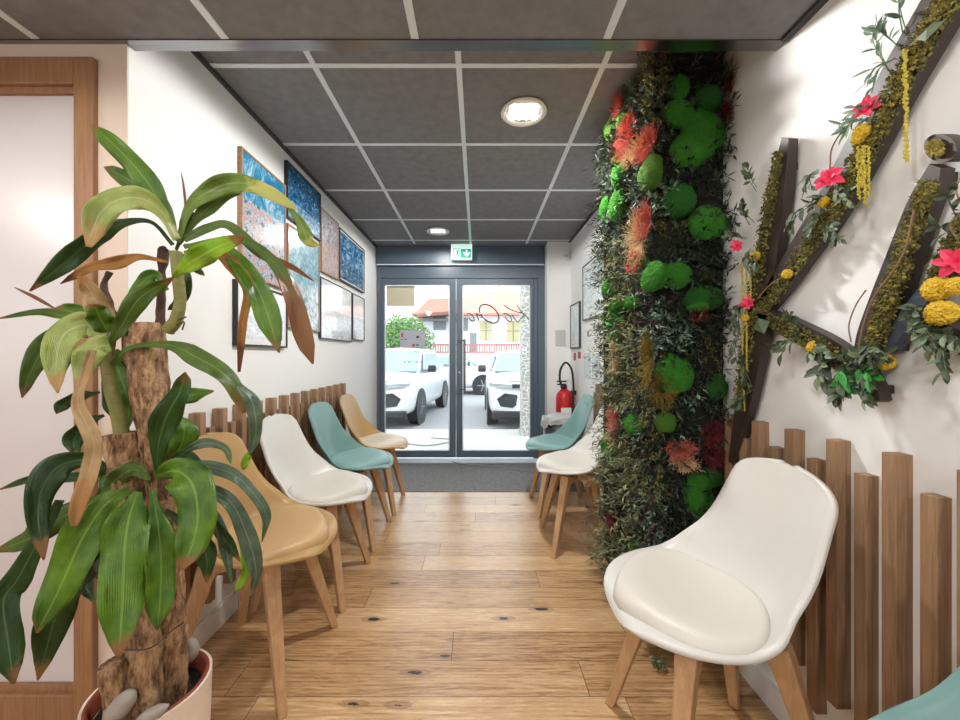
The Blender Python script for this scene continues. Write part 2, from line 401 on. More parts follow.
mb = MB(); mb.box((-4.1,-3.72,0),(-2.6,-3.6,ZH)).box((.6,-3.72,0),(XR+.12,-3.6,ZH)).box((-2.6,-3.72,0),(.6,-3.6,.7)).box((-2.6,-3.72,2.1),(.6,-3.6,ZH))
struct('wall_rear', mb, 'warm_lit_wall')
w = MB()
for x in (-2.6,-1.56,-.52,.54): w.box((x,-3.69,.7),(x+.06,-3.63,2.1))
w.box((-2.6,-3.69,.7),(.6,-3.63,.76)).box((-2.6,-3.69,2.04),(.6,-3.63,2.1))
wo = struct('rear_fill_window', w, 'door_paint'); g = MB().box((-2.6,-3.665,.7),(.6,-3.655,2.1)).build('pane', 'door_glass', wo)  # unseen window added behind the camera for fill light
# ceilings: a lower one over the front room, a higher one over the corridor
struct('ceiling', MB().box((-4.0,-3.6,ZL),(XR,1.21,ZL+.03)), 'ceiling_tile')
struct('ceiling_corridor', MB().box((XL,1.25,ZH),(XR,4.4,ZH+.03)), 'ceiling_tile')
struct('trim_1', MB().box((-4.0,1.205,ZL-.004),(XR,1.248,ZL+.30)), 'steel_trim')      # edge profile of the lower ceiling
mb = MB()
for x in (-.68,-.08,.52): mb.box((x-.012,1.25,ZH-.004),(x+.012,4.1,ZH+.001))
struct('trim_2', mb, 'grid_metal'); mb = MB()
for y in (1.586,2.177,2.78,3.381,3.98): mb.box((XL,y-.012,ZH-.0035),(XR,y+.012,ZH+.001))
struct('trim_3', mb, 'grid_metal'); mb = MB()
for x in (-3.19,-2.59,-1.99,-1.39,-.795,-.198,.405): mb.box((x-.012,-3.6,ZL-.004),(x+.012,1.2,ZL+.001))
for k in range(8): mb.box((-4,.72-.6*k-.012,ZL-.0035),(XR,.72-.6*k+.012,ZL+.001))
struct('trim_4', mb, 'grid_metal')
struct('trim_5', MB().box((XL,1.25,ZH-.022),(XL+.012,4.2,ZH)).box((XR-.02,1.25,ZH-.012),(XR,4.2,ZH)).box((XR-.022,-3.6,ZL-.012),(XR,1.2,ZL)), 'dark_trim')
struct('baseboard_left', MB().box((XL,YC,0),(XL+.014,4.2,.085)).box((XL,YC+.0,.085),(XL+.008,4.2,.092)), 'white_plastic')
struct('baseboard_right', MB().box((XR-.014,-3.6,0),(XR,4.1,.085)), 'white_plastic')
# white boxed column in the far right corner
pl = struct('wall_corner_column', MB().box((.735,4.03,0),(.975,4.26,ZH)), 'warm_lit_wall' if 0 else 'wall_paint')
MB().box((.727,4.02,0),(.757,4.04,ZH-.01)).build('edge_profile', 'white_plastic', pl)

# frosted door beside the plant
d2 = struct('door_2', MB().box((DX0,YC-.018,0),(DX0+.062,YC+.05,DZ)).box((DX1-.062,YC-.018,0),(DX1,YC+.05,DZ)).box((DX0+.062,YC-.018,DZ-.085),(DX1-.062,YC+.05,DZ)).box((DX0+.062,YC-.018,0),(DX1-.062,YC+.05,.095)), 'door_frame_wood', bevel=.004)
MB().box((DX0+.055,YC+.012,.09),(DX1-.055,YC+.022,DZ-.08)).build('frosted_pane', 'frosted_glass', d2)
MB().box((DX0+.062,YC-.002,.095),(DX1-.062,YC+.01,.115)).box((DX0+.062,YC-.002,DZ-.105),(DX1-.062,YC+.01,DZ-.085)).build('glazing_bead', 'door_frame_wood', d2)

# entrance: header box, frame, two glazed leaves
struct('wall_back', MB().box((XL,4.24,ZH-.01),(XR,4.4,ZH+.1)).box((XL-.1,4.22,2.12),(XR,4.4,ZH+.1)).box((.745,4.22,0),(XR+.1,4.4,2.2)).box((XL-.1,4.22,0),(XL+.02,4.4,2.2)), 'wall_paint')
hd = struct('trim_6', MB().box((XL+.01,4.165,2.165),(.725,4.3,ZH-.002)), 'door_paint', bevel=.003)
MB().box((XL+.01,4.16,2.155),(.72,4.168,2.166)).build('light_edge', 'grid_metal', hd)
GZ0, GZ1 = .118, 1.945
dr = struct('door_1', MB().box((XL+.01,4.2,0),(-1.072,4.27,2.16)).box((.66,4.2,0),(.74,4.27,2.16)).box((-1.072,4.2,2.02),(.66,4.27,2.16)).box((.615,4.215,0),(.66,4.27,2.02)), 'door_paint', bevel=.003)
def leaf(x0, x1, gx0, gx1):
    m_ = MB().box((x0,4.21,.045),(gx0,4.26,2.015)).box((gx1,4.21,.045),(x1,4.26,2.015)).box((gx0,4.21,.045),(gx1,4.26,GZ0)).box((gx0,4.21,GZ1),(gx1,4.26,2.015))
    lf = m_.build('door_leaf', 'door_paint', dr, bevel=.002)
    b = MB().box((gx0,4.206,GZ0),(gx0+.011,4.211,GZ1)).box((gx1-.011,4.206,GZ0),(gx1,4.211,GZ1)).box((gx0,4.206,GZ0),(gx1,4.211,GZ0+.011)).box((gx0,4.206,GZ1-.011),(gx1,4.211,GZ1))
    b.build('glazing_seal', 'grid_metal', lf)
    MB().box((gx0,4.232,GZ0),(gx1,4.238,GZ1)).build('pane', 'door_glass', lf)
    return lf
l1 = leaf(-1.068,-.245,-1.028,-.313); l2 = leaf(-.24,.612,-.172,.575)
h = MB(); h.tube([(-.145,4.13,.77),(-.145,4.13,1.345)], .012, 10)
h.tube([(-.145,4.13,.80),(-.165,4.13,.80),(-.205,4.13,.80),(-.205,4.21,.80)], .007, 8).tube([(-.145,4.13,1.33),(-.165,4.13,1.33),(-.205,4.13,1.33),(-.205,4.21,1.33)], .007, 8)
h.build('handle', 'steel_trim', l2, smooth=False)
MB().lathe([(.0,4.2),(.013,4.2),(.013,4.212)], (-.205,0,.985), 16, 'y').build('lock', 'steel_trim', l2)
struct('trim_7', MB().box((XL+.01,4.14,0),(.72,4.3,.022)).box((XL+.01,4.16,.02),(.72,4.2,.04)), 'grid_metal', bevel=.004)   # sill

# things on the glass
film = MB().box((-1.012,4.228,1.715),(-.70,4.2315,GZ1-.003)).build('window_film', 'film_beige'); tag(film, 'square beige film stuck in the top corner of the left door glass', 'film')
def px_glass(px, py, y=4.229): return at(px, py, y)
ps = empty('notice_sheet', 'grey sheet with coloured spots stuck on the left door glass', 'notice', at(412,339,4.226))
a, b = at(400,330.5,4.226), at(425,347.5,4.226); local(MB().box((a.x,4.226,b.z),(b.x,4.230,a.z)), ps).build('sheet', 'poster_grey', ps)
def spots(name, mat, lst):
    m_ = MB()
    for (px, py, w_, h_) in lst:
        p = at(px, py, 4.2245); k = 4.2/F; m_.box((p.x-w_*k/2,4.2245,p.z-h_*k/2),(p.x+w_*k/2,4.2265,p.z+h_*k/2))
    local(m_, ps).build(name, mat, ps)
spots('red_mark', 'red_sign', [(402.2,335,1.8,4)]); spots('red_mark', 'red_sign', [(413.6,345.3,2.6,2.4)]); spots('green_mark', 'sign_green', [(417.4,345,2.6,2)])
[spots('dark_mark', 'ink_black', [q]) for q in ((405.8,339.5,2,.9),(417.7,337,2.8,2),(402,339.4,2,.6))]
def text_obj(body, name, mat, pxc, py, h, mirror=True, sx=1):
    cu = bpy.data.curves.new(name, 'FONT'); cu.body = body; cu.size = h; cu.align_x = 'CENTER'; cu.extrude = .0004
    t = bpy.data.objects.new(name, cu); C.objects.link(t); dg = bpy.context.evaluated_depsgraph_get(); dg.update()
    me = bpy.data.meshes.new_from_object(t.evaluated_get(dg)); bpy.data.objects.remove(t)
    o = bpy.data.objects.new(name, me); C.objects.link(o); me.materials.clear(); me.materials.append(MATS[mat])
    p = at(pxc, py, 4.2285)
    for v in me.vertices:
        x, y, z = v.co; v.co = ((-x if mirror else x)*sx, -z, y)
    o.location = p; return o
tag(text_obj('06 08 12 88 28', 'glass_lettering', 'ink_black', 413, 363, .033, sx=1.02), 'small dark telephone number lettering low on the left door glass, seen reversed', 'lettering')
tag(text_obj('OSTÉO', 'glass_lettering', 'ink_black', 417, 352.5, .034, sx=1.1), 'short dark word above the number on the left door glass', 'lettering')
def stroke(pts, r=.008):
    P = [at(460+x/12, 300+y/12, 4.226) for x, y in pts]; return catmull(P, 8*len(P)), r
st = MB()
el = []
for k in range(26):
    a = 2*PI*k/24+.9; cx, cy = 350, 165; u, v = 138*math.cos(a), 84*math.sin(a); t = .74
    el.append((cx+u*math.cos(t)-v*math.sin(t), cy+u*math.sin(t)+v*math.cos(t)))
st.tube(*stroke(el, .0075), seg=6)
for q in ([(85,165),(120,165),(155,195),(172,235),(165,250),(130,240),(105,215)], [(190,155),(205,190),(228,250)], [(200,165),(235,190),(262,222)],
          [(520,165),(560,165),(600,195),(620,235),(608,258),(570,240),(540,200)], [(620,175),(650,215),(690,268)], [(525,62),(600,110),(690,145),(760,165),(830,235)], [(685,65),(720,120),(770,180)], [(700,270),(720,235),(770,185)], [(110,215),(135,250),(170,250)]):
    st.tube(*stroke(q, .0055), seg=6)
tag(st.build('glass_lettering', 'ink_black'), 'large dark handwritten script across the right door glass, seen reversed', 'lettering')

# exit sign
ex = empty('exit_sign', 'white box exit sign with green running figure and down arrow', 'sign', (-.187,4.1,2.36))
a, b = at(451,244,4.09), at(472,259,4.09)
local(MB().box((a.x,4.09,b.z),(b.x,4.15,a.z)), ex).build('housing', 'sign_white', ex, bevel=.003)
k = 4.09/F
def ebox(x0,y0,x1,y1,name,mat,y=4.086):
    p, q = at(440+x0/24,238+y0/24,y), at(440+x1/24,238+y1/24,y); local(MB().box((p.x,y,q.z),(q.x,4.0905,p.z)), ex).build(name, mat, ex)
ebox(490,262,745,478,'arrow_panel','sign_green_lit'); ebox(315,250,335,480,'door_mark','sign_green_lit'); ebox(335,250,480,262,'lintel_mark','sign_green_lit')
def epoly(pts, name, mat): 
    P = [at(440+x/24,238+y/24,4.083) for x, y in pts]; local(MB().prism(P, (0,.004,0)), ex).build(name, mat, ex)
epoly([(620,285),(655,285),(655,380),(700,330),(720,345),(720,365),(640,455),(565,365),(560,340),(580,335),(620,380)], 'arrow', 'sign_white')
f_ = MB(); E = lambda x, y: at(440+x/24,238+y/24,4.084)
f_.tube([E(400,325),(E(425,340)),E(415,375),E(440,410),E(450,455)], .0065, 6).tube([E(412,375),E(395,415),E(360,420)], .0055, 6).tube([E(370,350),E(385,322),E(425,330),E(450,355),E(470,335)], .0045, 6).octa(E(440,300), .011)
local(f_, ex).build('running_figure', 'sign_green', ex)

# cord on the carpet
pts = [at(452,459,4.12)]+[Vector(((px-CX)*y/F, y, .010)) for px, y in ((460,4.10),(478,4.02),(500,3.96),(520,3.86),(540,3.79),(556,3.75))]
pts[0].z = .028; pts[1].z = .012
tag(MB().tube(catmull(pts, 30), .004, 6).build('cord', 'cord_grey', smooth=True), 'thin grey cord lying on the carpet in front of the entrance door', 'cord')

# ------------------------------------------------------------------ downlights
def downlight(x, y, z, lit, label):
    o = empty('ceiling_light', label, 'ceiling light', (x, y, z), 0, 'round recessed ceiling lights')
    MB().lathe([(.086,-.003),(.111,-.003),(.113,-.008),(.108,-.013),(.092,-.012),(.086,-.004)], seg=40, closed=True).build('bezel', 'white_plastic', o, smooth=True)
    MB().lathe([(.0,.0),(.088,.0),(.089,-.0075),(.087,-.0075),(.085,-.002),(.0,-.002)], seg=32).build('reflector', 'grey_plastic', o, smooth=False)
    m_ = MB()
    for i in range(4):
        for j in range(3): m_.lathe([(0,-.010),(.013,-.0095),(.018,-.006),(.019,-.002),(.0,-.0015)], ((i-1.5)*.036, (j-1)*.040, 0), 14)
    m_.build('lens_cluster', 'lamp_lit' if lit else 'lamp_dim', o, smooth=True); return o
downlight(.2256,1.884,ZH-.001,True,'round lit ceiling light nearer the camera, beside the moss pillar')
downlight(-.385,3.677,ZH-.001,False,'small round unlit ceiling light near the exit sign')  # lenses get a painted glow although the light is off
for x, y in ((.105,.3),(.105,-1.2),(-1.09,.0),(-1.69,-1.5),(-2.9,-.3)): downlight(x, y, ZL-.001, True, 'unseen round ceiling light added in the front room behind the viewer')
def spot(x, y, z, watts, col, size=3.08, r=.055, blend=.12):
    l = bpy.data.lights.new('lamp', 'SPOT'); l.energy = watts; l.color = col; l.spot_size = size; l.spot_blend = blend; l.shadow_soft_size = r
    o = bpy.data.objects.new('lamp', l); C.objects.link(o); o.location = (x, y, z-.045)
WARM = (1,.95,.91)
spot(.2256,1.884,ZH,52,(1,.975,.945))
spot(-.385,3.677,ZH,10,(1,.97,.94))  # extra light added at the unlit downlight
for x, y, e in ((.105,.3,8),(.105,-1.2,30),(-1.09,.0,15),(-1.69,-1.5,30),(-2.9,-.3,18)): spot(x, y, ZL, e, WARM)  # unseen lamps added behind the camera to brighten the interior

# ------------------------------------------------------------------ chairs
PROF = [(-.262,.446),(-.250,.466),(-.21,.476),(-.12,.470),(-.02,.460),(.055,.462),(.110,.488),(.145,.545),(.169,.63),(.189,.72),(.207,.80),(.221,.862)]
def interp(tab, t):
    n = len(tab)-1; x = max(0, min(.99999, t))*n; k = int(x); f = x-k
    return tab[k]*(1-f)+tab[k+1]*f
PC = catmull([(0,d,h) for d, h in PROF], 120)
_len = [0]
for i in range(1, len(PC)): _len.append(_len[-1]+(PC[i]-PC[i-1]).length)
def prof(s):
    t = s*_len[-1]; k = 0
    while k < len(_len)-2 and _len[k+1] < t: k += 1
    f = (t-_len[k])/(_len[k+1]-_len[k]); p = PC[k].lerp(PC[k+1], f); tg = (PC[k+1]-PC[k]).normalized()
    return p, tg
WID  = [.243,.243,.244,.245,.245,.243,.234,.222,.210,.199,.189,.180,.172]
LIFT = [.000,.012,.022,.034,.052,.080,.100,.092,.066,.044,.030,.018,.010]
HALF_PI = PI/2
def cint(tab, t):
    n = len(tab)-1; x = max(0, min(.99999, t))*n; k = int(x); f = x-k; a, b, c, d = tab[max(k-1,0)], tab[k], tab[k+1], tab[min(k+2,n)]
    return .5*(2*b+(c-a)*f+(2*a-5*b+4*c-d)*f*f+(3*b-a-3*c+d)*f**3)
def S(s, v):
    p, tg = prof(s); n = Vector((0, -tg.z, tg.y)) if False else Vector((1,0,0)).cross(tg)*1
    if n.z < 0 and s < .4: n = -n
    if n.y > 0 and s >= .4: n = -n
    w = cint(WID, s); e = abs(2*s-1); b0, ex_ = (.36, 2.25) if s < .5 else (.80, 2.5); rnd = (1-max(0, (e-b0)/(1-b0))**ex_)**(1/ex_) if e > b0 else 1
    lf = cint(LIFT, s)*(abs(v)**2.2)*rnd
    q = max(0, min(1, (s-.18)/.60)); q = q*q*(3-2*q)*HALF_PI*.95; ld = Vector((0,-math.sin(q),math.cos(q)))
    return Vector((v*w*max(rnd, .0), p.y, p.z))+ld*lf, n
def make_chair(shell, pad, label):
    t = empty('dining_chair', label, 'chair', (0,0,0), 0, 'moulded shell chairs along the walls')
    m_ = MB(); NS, NV = 54, 22
    ss = [.5-.5*math.cos(PI*i/NS) for i in range(NS+1)]
    ss[0] = .0; ss[-1] = 1.0
    for s in ss:
        for j in range(NV+1): m_.v.append(S(min(max(s,.0005),.9995), -1+2*j/NV)[0])
    for i in range(NS):
        for j in range(NV): a = i*(NV+1)+j; m_.f.append([a, a+1, a+NV+2, a+NV+1])
    o = m_.build('seat_shell', shell, t, smooth=True)
    sd = o.modifiers.new('s', 'SOLIDIFY'); sd.thickness = .013; sd.offset = 0
    # rolled rim along the edge of the shell
    rim = [S(min(max(s,.004),.996), -1)[0] for s in ss]+[S(min(max(s,.004),.996), 1)[0] for s in reversed(ss)]
    MB().tube(rim+[rim[0]], .0085, 8, cap=False).build('rim', shell, t, smooth=True)
    # padded seat cushion
    m_ = MB(); NR, NA = 14, 48
    def cp(r, a, top):
        s = .268+.256*r*math.cos(a)-.0; v = .945*r*math.sin(a)
        p, n = S(max(s,.02), v); n = Vector((0,-.0,1)).lerp(n, .3).normalized(); return p+n*((.008+.034*(1-r**5)**.5) if top else .0)
    m_.v.append(cp(0,0,True))
    for i in range(1, NR+1):
        for q in range(NA): m_.v.append(cp((i/NR)**.75, 2*PI*q/NA, True))
    for q in range(NA): m_.v.append(cp(1, 2*PI*q/NA, False))
    for q in range(NA): m_.f.append([0, 1+q, 1+(q+1)%NA])
    for i in range(NR):
        for q in range(NA): a = 1+i*NA; m_.f.append([a+q, a+(q+1)%NA, a+NA+(q+1)%NA, a+NA+q])
    m_.build('cushion', pad, t, smooth=True)
    # wooden cross under the shell and four splayed legs
    c_ = MB()
    for sx, sy in ((1,1),(1,-1)):
        c_.tube([(-.118*sx,-.118*sy,.418),(.118*sx,.118*sy,.418)], 1, rect=[(.024,.020),(.024,.020)])
    c_.lathe([(0,.402),(.07,.402),(.07,.452),(0,.452)], (0,0,0), 20)
    c_.build('under_frame', 'beech', t, bevel=.003)
    for sx in (-1,1):
        for sy in (-1,1):
            L = MB(); p = [(.108*sx,.108*sy,.440),(.113*sx,.113*sy,.420),(.118*sx,.118*sy,.400),(.124*sx,.124*sy,.370),(.162*sx,.162*sy,.20),(.205*sx,.205*sy,0)]
            L.tube(p, 1, rect=[(.026,.026),(.026,.026),(.026,.026),(.0235,.0235),(.019,.0185),(.0145,.0145)])
            o = L.build('leg', 'beech', t, bevel=.004)
            for v in o.data.vertices:
                if v.co.z < .008: v.co.z = 0
    return t
HALF = PI/2
tan = make_chair('tan_shell','tan_pad','tan shell chair with beige seat and wooden legs, partly behind the potted plant')
tan.location = (-.83,1.447,0); tan.rotation_euler.z = HALF-.04
wht = make_chair('white_shell','white_pad','white shell chair in the left row, between the tan and the teal chair')
wht.location = (-.825,1.948,0); wht.rotation_euler.z = HALF
tel = make_chair('teal_shell','teal_pad','teal shell chair in the left row, between the white chair and the far tan one')
tel.location = (-.83,2.485,0); tel.rotation_euler.z = HALF
tan2 = make_chair('tan_shell','glare_pad','tan shell chair with glare-whitened seat pad, last of the left row beside the door')
tan2.location = (-.825,2.995,0); tan2.rotation_euler.z = HALF+.03
dup(wht, (.642,2.405,0), -HALF, 'white shell chair half hidden by the moss pillar, beside the far teal chair')
dup(tel, (.642,2.955,0), -HALF, 'teal shell chair on the right in front of the waste bin')
dup(wht, (.645,1.07,0), -HALF-.02, 'large white shell chair in front of the moss pillar and oak battens')
dup(tel, (.655,.418,0), -HALF, 'teal shell chair cut off at the bottom right corner of the photo')

# ------------------------------------------------------------------ battens on both walls
def batten(x0, x1, tall):
    z0, z1 = (.24,.942) if tall else (.162,.872)
    return MB().box((x0,0,z0),(x1,.032,z1)).build('wall_batten', 'oak_batten', bevel=.0015)
bt, bs = batten(XR-.038, XR, True), batten(XR-.030, XR, False)
lt, ls = batten(XL, XL+.045, True), batten(XL, XL+.036, False)
ORD = ['first','second','third','fourth','fifth','sixth','seventh','eighth','ninth','tenth','eleventh','twelfth','thirteenth','fourteenth','fifteenth','sixteenth','seventeenth']
used = set()
def put(src, y, label, group):
    o = src if src.name not in used else src.copy()
    if src.name in used: C.objects.link(o)
    used.add(src.name); used.add(o.name)
    o.location.y = y+R.uniform(-.002,.002); o.data = o.data.copy()
    for v in o.data.vertices: v.co.x += 0
    tag(o, label, 'wooden batten', group); return o
kt = ks = 0
for k in range(8, -8, -1):
    y = .857+.0705*k; tall = (k % 2 == 0)
    if y > 1.44 or y < .32: continue
    if tall: kt += 1; n = kt
    else: ks += 1; n = ks
    put(bt if tall else bs, y, f"{'tall' if tall else 'short'} oak batten on the near right wall, {ORD[n-1]} such from the moss pillar", 'oak battens on the near right wall')
kt = ks = 0
for k in range(7):
    y = 3.10-.0705*k; tall = k % 2 == 1
    if tall: kt += 1; n = kt
    else: ks += 1; n = ks
    put(bt if tall else bs, y, f"{'tall' if tall else 'short'} oak batten behind the far right chairs, {ORD[n-1]} such from the door", 'oak battens on the far right wall')
kt = ks = 0
for k in range(27):
    y = 3.08-.0668*k; tall = k % 2 == 0
    if tall: kt += 1; n = kt
    else: ks += 1; n = ks
    put(lt if tall else ls, y, f"{'tall' if tall else 'short'} oak batten on the left wall, {ORD[n-1]} such from the door", 'oak battens on the left wall')

# ------------------------------------------------------------------ pictures
def picture(side, y0, y1, z0, z1, frame, prn, label, fw=.012, mat=.0, depth=.022):
    xw = XL if side < 0 else XR; s = -side
    o = empty('framed_picture', label, 'picture', (xw, (y0+y1)/2, z0), 0, 'framed pictures on the left wall' if side < 0 else 'framed pictures on the right wall')
    X0, X1 = sorted((xw, xw+s*depth)); m_ = MB()
    m_.box((X0,y0,z0),(X1,y0+fw,z1)).box((X0,y1-fw,z0),(X1,y1,z1)).box((X0,y0+fw,z0),(X1,y1-fw,z0+fw)).box((X0,y0+fw,z1-fw),(X1,y1-fw,z1))
    local(m_, o).build('frame', frame, o, bevel=.001)
    a, b = sorted((xw+s*.004, xw+s*(depth-.006)))
    if mat: local(MB().box((a,y0+fw,z0+fw),(b-.0 if s>0 else b,y1-fw,z1-fw)), o).build('mount', 'white_plastic', o)
    a, b = sorted((xw+s*.004, xw+s*(depth-.005)))
    local(MB().box((a,y0+fw+mat,z0+fw+mat),(b,y1-fw-mat,z1-fw-mat)), o).build('print', prn, o)
picture(-1,1.777,2.188,1.544,2.141,'frame_wood','print_sky','tall wood framed beach picture with blue sky and red building',.010,.0)
picture(-1,1.741,2.205,1.21,1.516,'black_plastic','print_pale_reflection','black framed pale picture lowest on the left wall, behind the hanging plant leaves',.010,.03)
picture(-1,2.204,2.675,1.968,2.295,'black_plastic','print_ocean','black framed deep blue sea picture touching the ceiling on the left wall',.010)
picture(-1,2.21,2.655,1.33,1.935,'frame_wood','print_harbour','tall wood framed grey blue picture beneath the deep blue sea picture',.010)
picture(-1,2.687,3.02,1.762,2.212,'frame_wood','print_street','narrow wood framed pinkish picture in the middle of the left wall',.010)
picture(-1,3.04,3.70,1.772,2.19,'black_plastic','print_coast','wide black framed blue coast picture nearest the entrance door',.010,.012)
picture(-1,2.675,3.333,1.288,1.722,'dark_trim','print_pale_reflection','wide picture with painted white reflection in thin grey frame under the pinkish picture',.007,.0)
picture(-1,3.36,3.70,1.31,1.718,'dark_trim','print_pale_reflection','small picture with painted white reflection in thin grey frame under the blue coast picture',.007,.0)
picture(1,3.61,3.96,1.24,1.684,'dark_trim','print_document','small upright framed sheet on the right wall above the fire extinguisher',.012,.02)
picture(1,2.80,3.49,1.484,1.977,'dark_trim','print_document','large framed certificate on the right wall beside the moss pillar',.010,.02)
def wall_sheet(name, y0, y1, z0, z1, mat, label, cat, th=.004, grp=None):
    o = MB().box((XR-th,y0,z0),(XR,y1,z1)).build(name, mat, bevel=0); tag(o, label, cat, grp); return o
wall_sheet('safety_sign', 3.62,3.72,1.14,1.205,'red_sign','small red fire safety sign on the right wall, nearer the moss pillar','sign')
wall_sheet('safety_sign', 3.80,3.88,1.12,1.195,'red_sign','small red fire safety sign on the right wall, beside the white column','sign')
o = wall_sheet('notice_sheet', 3.27,3.46,1.31,1.41,'white_plastic','small white notice with dark emblem under the framed certificate','notice')
m_ = MB().lathe([(0,-.006),(.028,-.006),(.028,-.002)], (XR,3.365,1.36), 20, 'x'); m_.build('emblem', 'house_grey', o)
for (y0, y1, z0, z1, lb) in ((3.29,3.50,.97,1.19,'upper left'),(3.04,3.26,.97,1.19,'upper right')):
    wall_sheet('information_sheet', y0, y1, z0, z1, 'print_document', 'pale printed information sheet low on the right wall, '+('farther from' if y0 > 3.2 else 'closer to')+' the moss pillar','paper')
# panel and detector on the column
a, b = at(555.5,330,4.02), at(565.5,346,4.02); sp = MB().box((a.x,4.018,b.z),(b.x,4.03,a.z)).build('wall_plate', 'grey_plastic', bevel=.004); tag(sp, 'blank pale plate on the white corner column', 'wall plate')
mo = empty('motion_detector', 'small white motion detector high on the white corner column', 'detector', (.925,4.03,2.2))
MB().box((-.028,-.035,-.02),(.028,0,.075)).build('body', 'white_plastic', mo, bevel=.01); MB().box((-.02,-.04,-.005),(.02,-.034,.025)).build('lens', 'grey_plastic', mo, bevel=.003)

# ------------------------------------------------------------------ extinguisher and bin
e = empty('fire_extinguisher', 'red fire extinguisher with black hose in the corner behind the bin', 'fire extinguisher', (.858,3.80,0))
MB().lathe([(.0,.33),(.07,.33),(.082,.345),(.082,.75),(.074,.79),(.045,.825),(.026,.84),(.0,.84)], seg=28).build('cylinder', 'red_paint', e, smooth=True)
MB().box((-.035,-.02,.84),(.025,.02,.875)).box((-.07,-.012,.875),(.02,.012,.888)).box((-.075,-.012,.905),(.02,.012,.918)).build('valve', 'black_plastic', e, bevel=.003)
MB().tube(catmull([(-.02,-.03,.86),(-.055,-.06,.92),(-.05,-.06,1.03),(.0,-.06,1.10),(.055,-.06,1.04),(.075,-.06,.9),(.07,-.08,.74),(.065,-.085,.6)], 40), .011, 8).build('hose', 'black_plastic', e, smooth=True)
MB().lathe([(.0,.60),(.018,.60),(.012,.75),(.0,.75)], (.066,-.085,-.05), 12).build('horn', 'black_plastic', e)
MB().box((-.05,-.086,.45),(.05,-.078,.66)).build('label_plate', 'white_plastic', e)
MB().box((.0,.06,.50),(.117,.085,.54)).box((.06,-.01,.78),(.117,.01,.82)).build('wall_bracket', 'black_plastic', e)
bn = empty('waste_bin', 'dark round waste bin lined with a bag, beside the entrance door', 'waste bin', (.715,3.40,0))
MB().lathe([(.0,.004),(.108,.004),(.115,.02),(.137,.60),(.131,.60),(.11,.03),(.0,.02)], seg=32).build('body', 'bin_black', bn, smooth=True)
m_ = MB(); NQ = 40
rows = [(.129,.60),(.137,.622),(.145,.615),(.150,.60),(.149,.585),(.146,.57)]
for i, (r, z) in enumerate(rows):
    for q in range(NQ):
        a = 2*PI*q/NQ; k = 1+.05*math.sin(a*7+i)+.04*math.sin(a*13); m_.v.append(Vector((r*k*math.cos(a), r*k*math.sin(a), z+.016*math.sin(a*3+1)*(i/3)-(.02 if (i == 5 and q % 5) else 0))))
for i in range(5):
    for q in range(NQ): m_.f.append([i*NQ+q, i*NQ+(q+1)%NQ, (i+1)*NQ+(q+1)%NQ, (i+1)*NQ+q])
m_.build('bin_bag', 'bag_plastic', bn, smooth=True)
m_ = MB(); rw = [(0,.655),(.05,.652),(.10,.635),(.128,.612)]
m_.lathe(rw[::-1], (0,0,0), 32); lid = m_.build('lid', 'grey_plastic', bn, smooth=True)
for v in lid.data.vertices: v.co.z += .012*noise.noise(v.co*22)

# ------------------------------------------------------------------ potted plant
PXc, PYc, PR, PH = -.838, .978, .13, .32
pt = empty('potted_plant', 'tall dracaena with drooping leaves in a cream pot beside the tan chair', 'potted plant', (PXc,PYc,0))
MB().lathe([(.0,0),(.098,0),(.108,.012),(.126,.17),(.130,PH),(.124,PH),(.121,PH-.006),(.113,.27),(.0,.26)], seg=56).build('pot', 'pot_cream', pt, smooth=False)
MB().lathe([(.1235,PH-.03),(.1235,PH+.001),(.118,PH+.004),(.1125,PH-.002),(.110,PH-.04)], seg=48, closed=True).build('inner_rim', 'terracotta', pt, smooth=True)
m_ = MB(); pp = []
for k in range(12):
    a = -.85+k*.05; pp.append(a)
lo, hi = [], []
for i, a in enumerate(pp):
    t = i/(len(pp)-1); r1 = .126+.004*(.235-.17)/.15; zt = .05+.2*t
    lo.append(Vector((.1165*math.cos(a), .1165*math.sin(a), .035))); hi.append(Vector(((.119+.0105*zt/.25)*math.cos(a), (.119+.0105*zt/.25)*math.sin(a), zt)))
# ochre wedge painted round the foot of the pot
n_ = len(lo)
for i in range(n_):
    rlo, rhi = .1095+.018*(.035/.17), .1095+.0
def pot_r(z): return .108+(.126-.108)*(z-.012)/.158 if z < .17 else .126+.004*(z-.17)/(PH-.17)
NZ = 6
for i, a in enumerate(pp):
    zt = .04+.21*i/(len(pp)-1)
    for j in range(NZ+1):
        z = .014+(zt-.014)*j/NZ; r = pot_r(z)+.0008; m_.v.append(Vector((r*math.cos(a-.55), r*math.sin(a-.55), z)))
for i in range(n_-1):
    for j in range(NZ): q = i*(NZ+1)+j; m_.f.append([q, q+1, q+NZ+2, q+NZ+1])
o = m_.build('painted_band', 'pot_ochre', pt, smooth=True); sm = o.modifiers.new('s','SOLIDIFY'); sm.thickness = .001; sm.offset = 1
m_ = MB(); m_.v.append(Vector((0,0,.278)))
for r in (.03,.06,.09,.116):
    for q in range(30): a = 2*PI*q/30; m_.v.append(Vector((r*math.cos(a), r*math.sin(a), .276+.012*noise.noise(Vector((r*30,a*3,1))))))
for q in range(30): m_.f.append([0,1+q,1+(q+1)%30])
for i in range(3):
    for q in range(30): m_.f.append([1+i*30+q,1+i*30+(q+1)%30,31+i*30+(q+1)%30,31+i*30+q])
m_.build('soil', 'soil', pt, smooth=True)
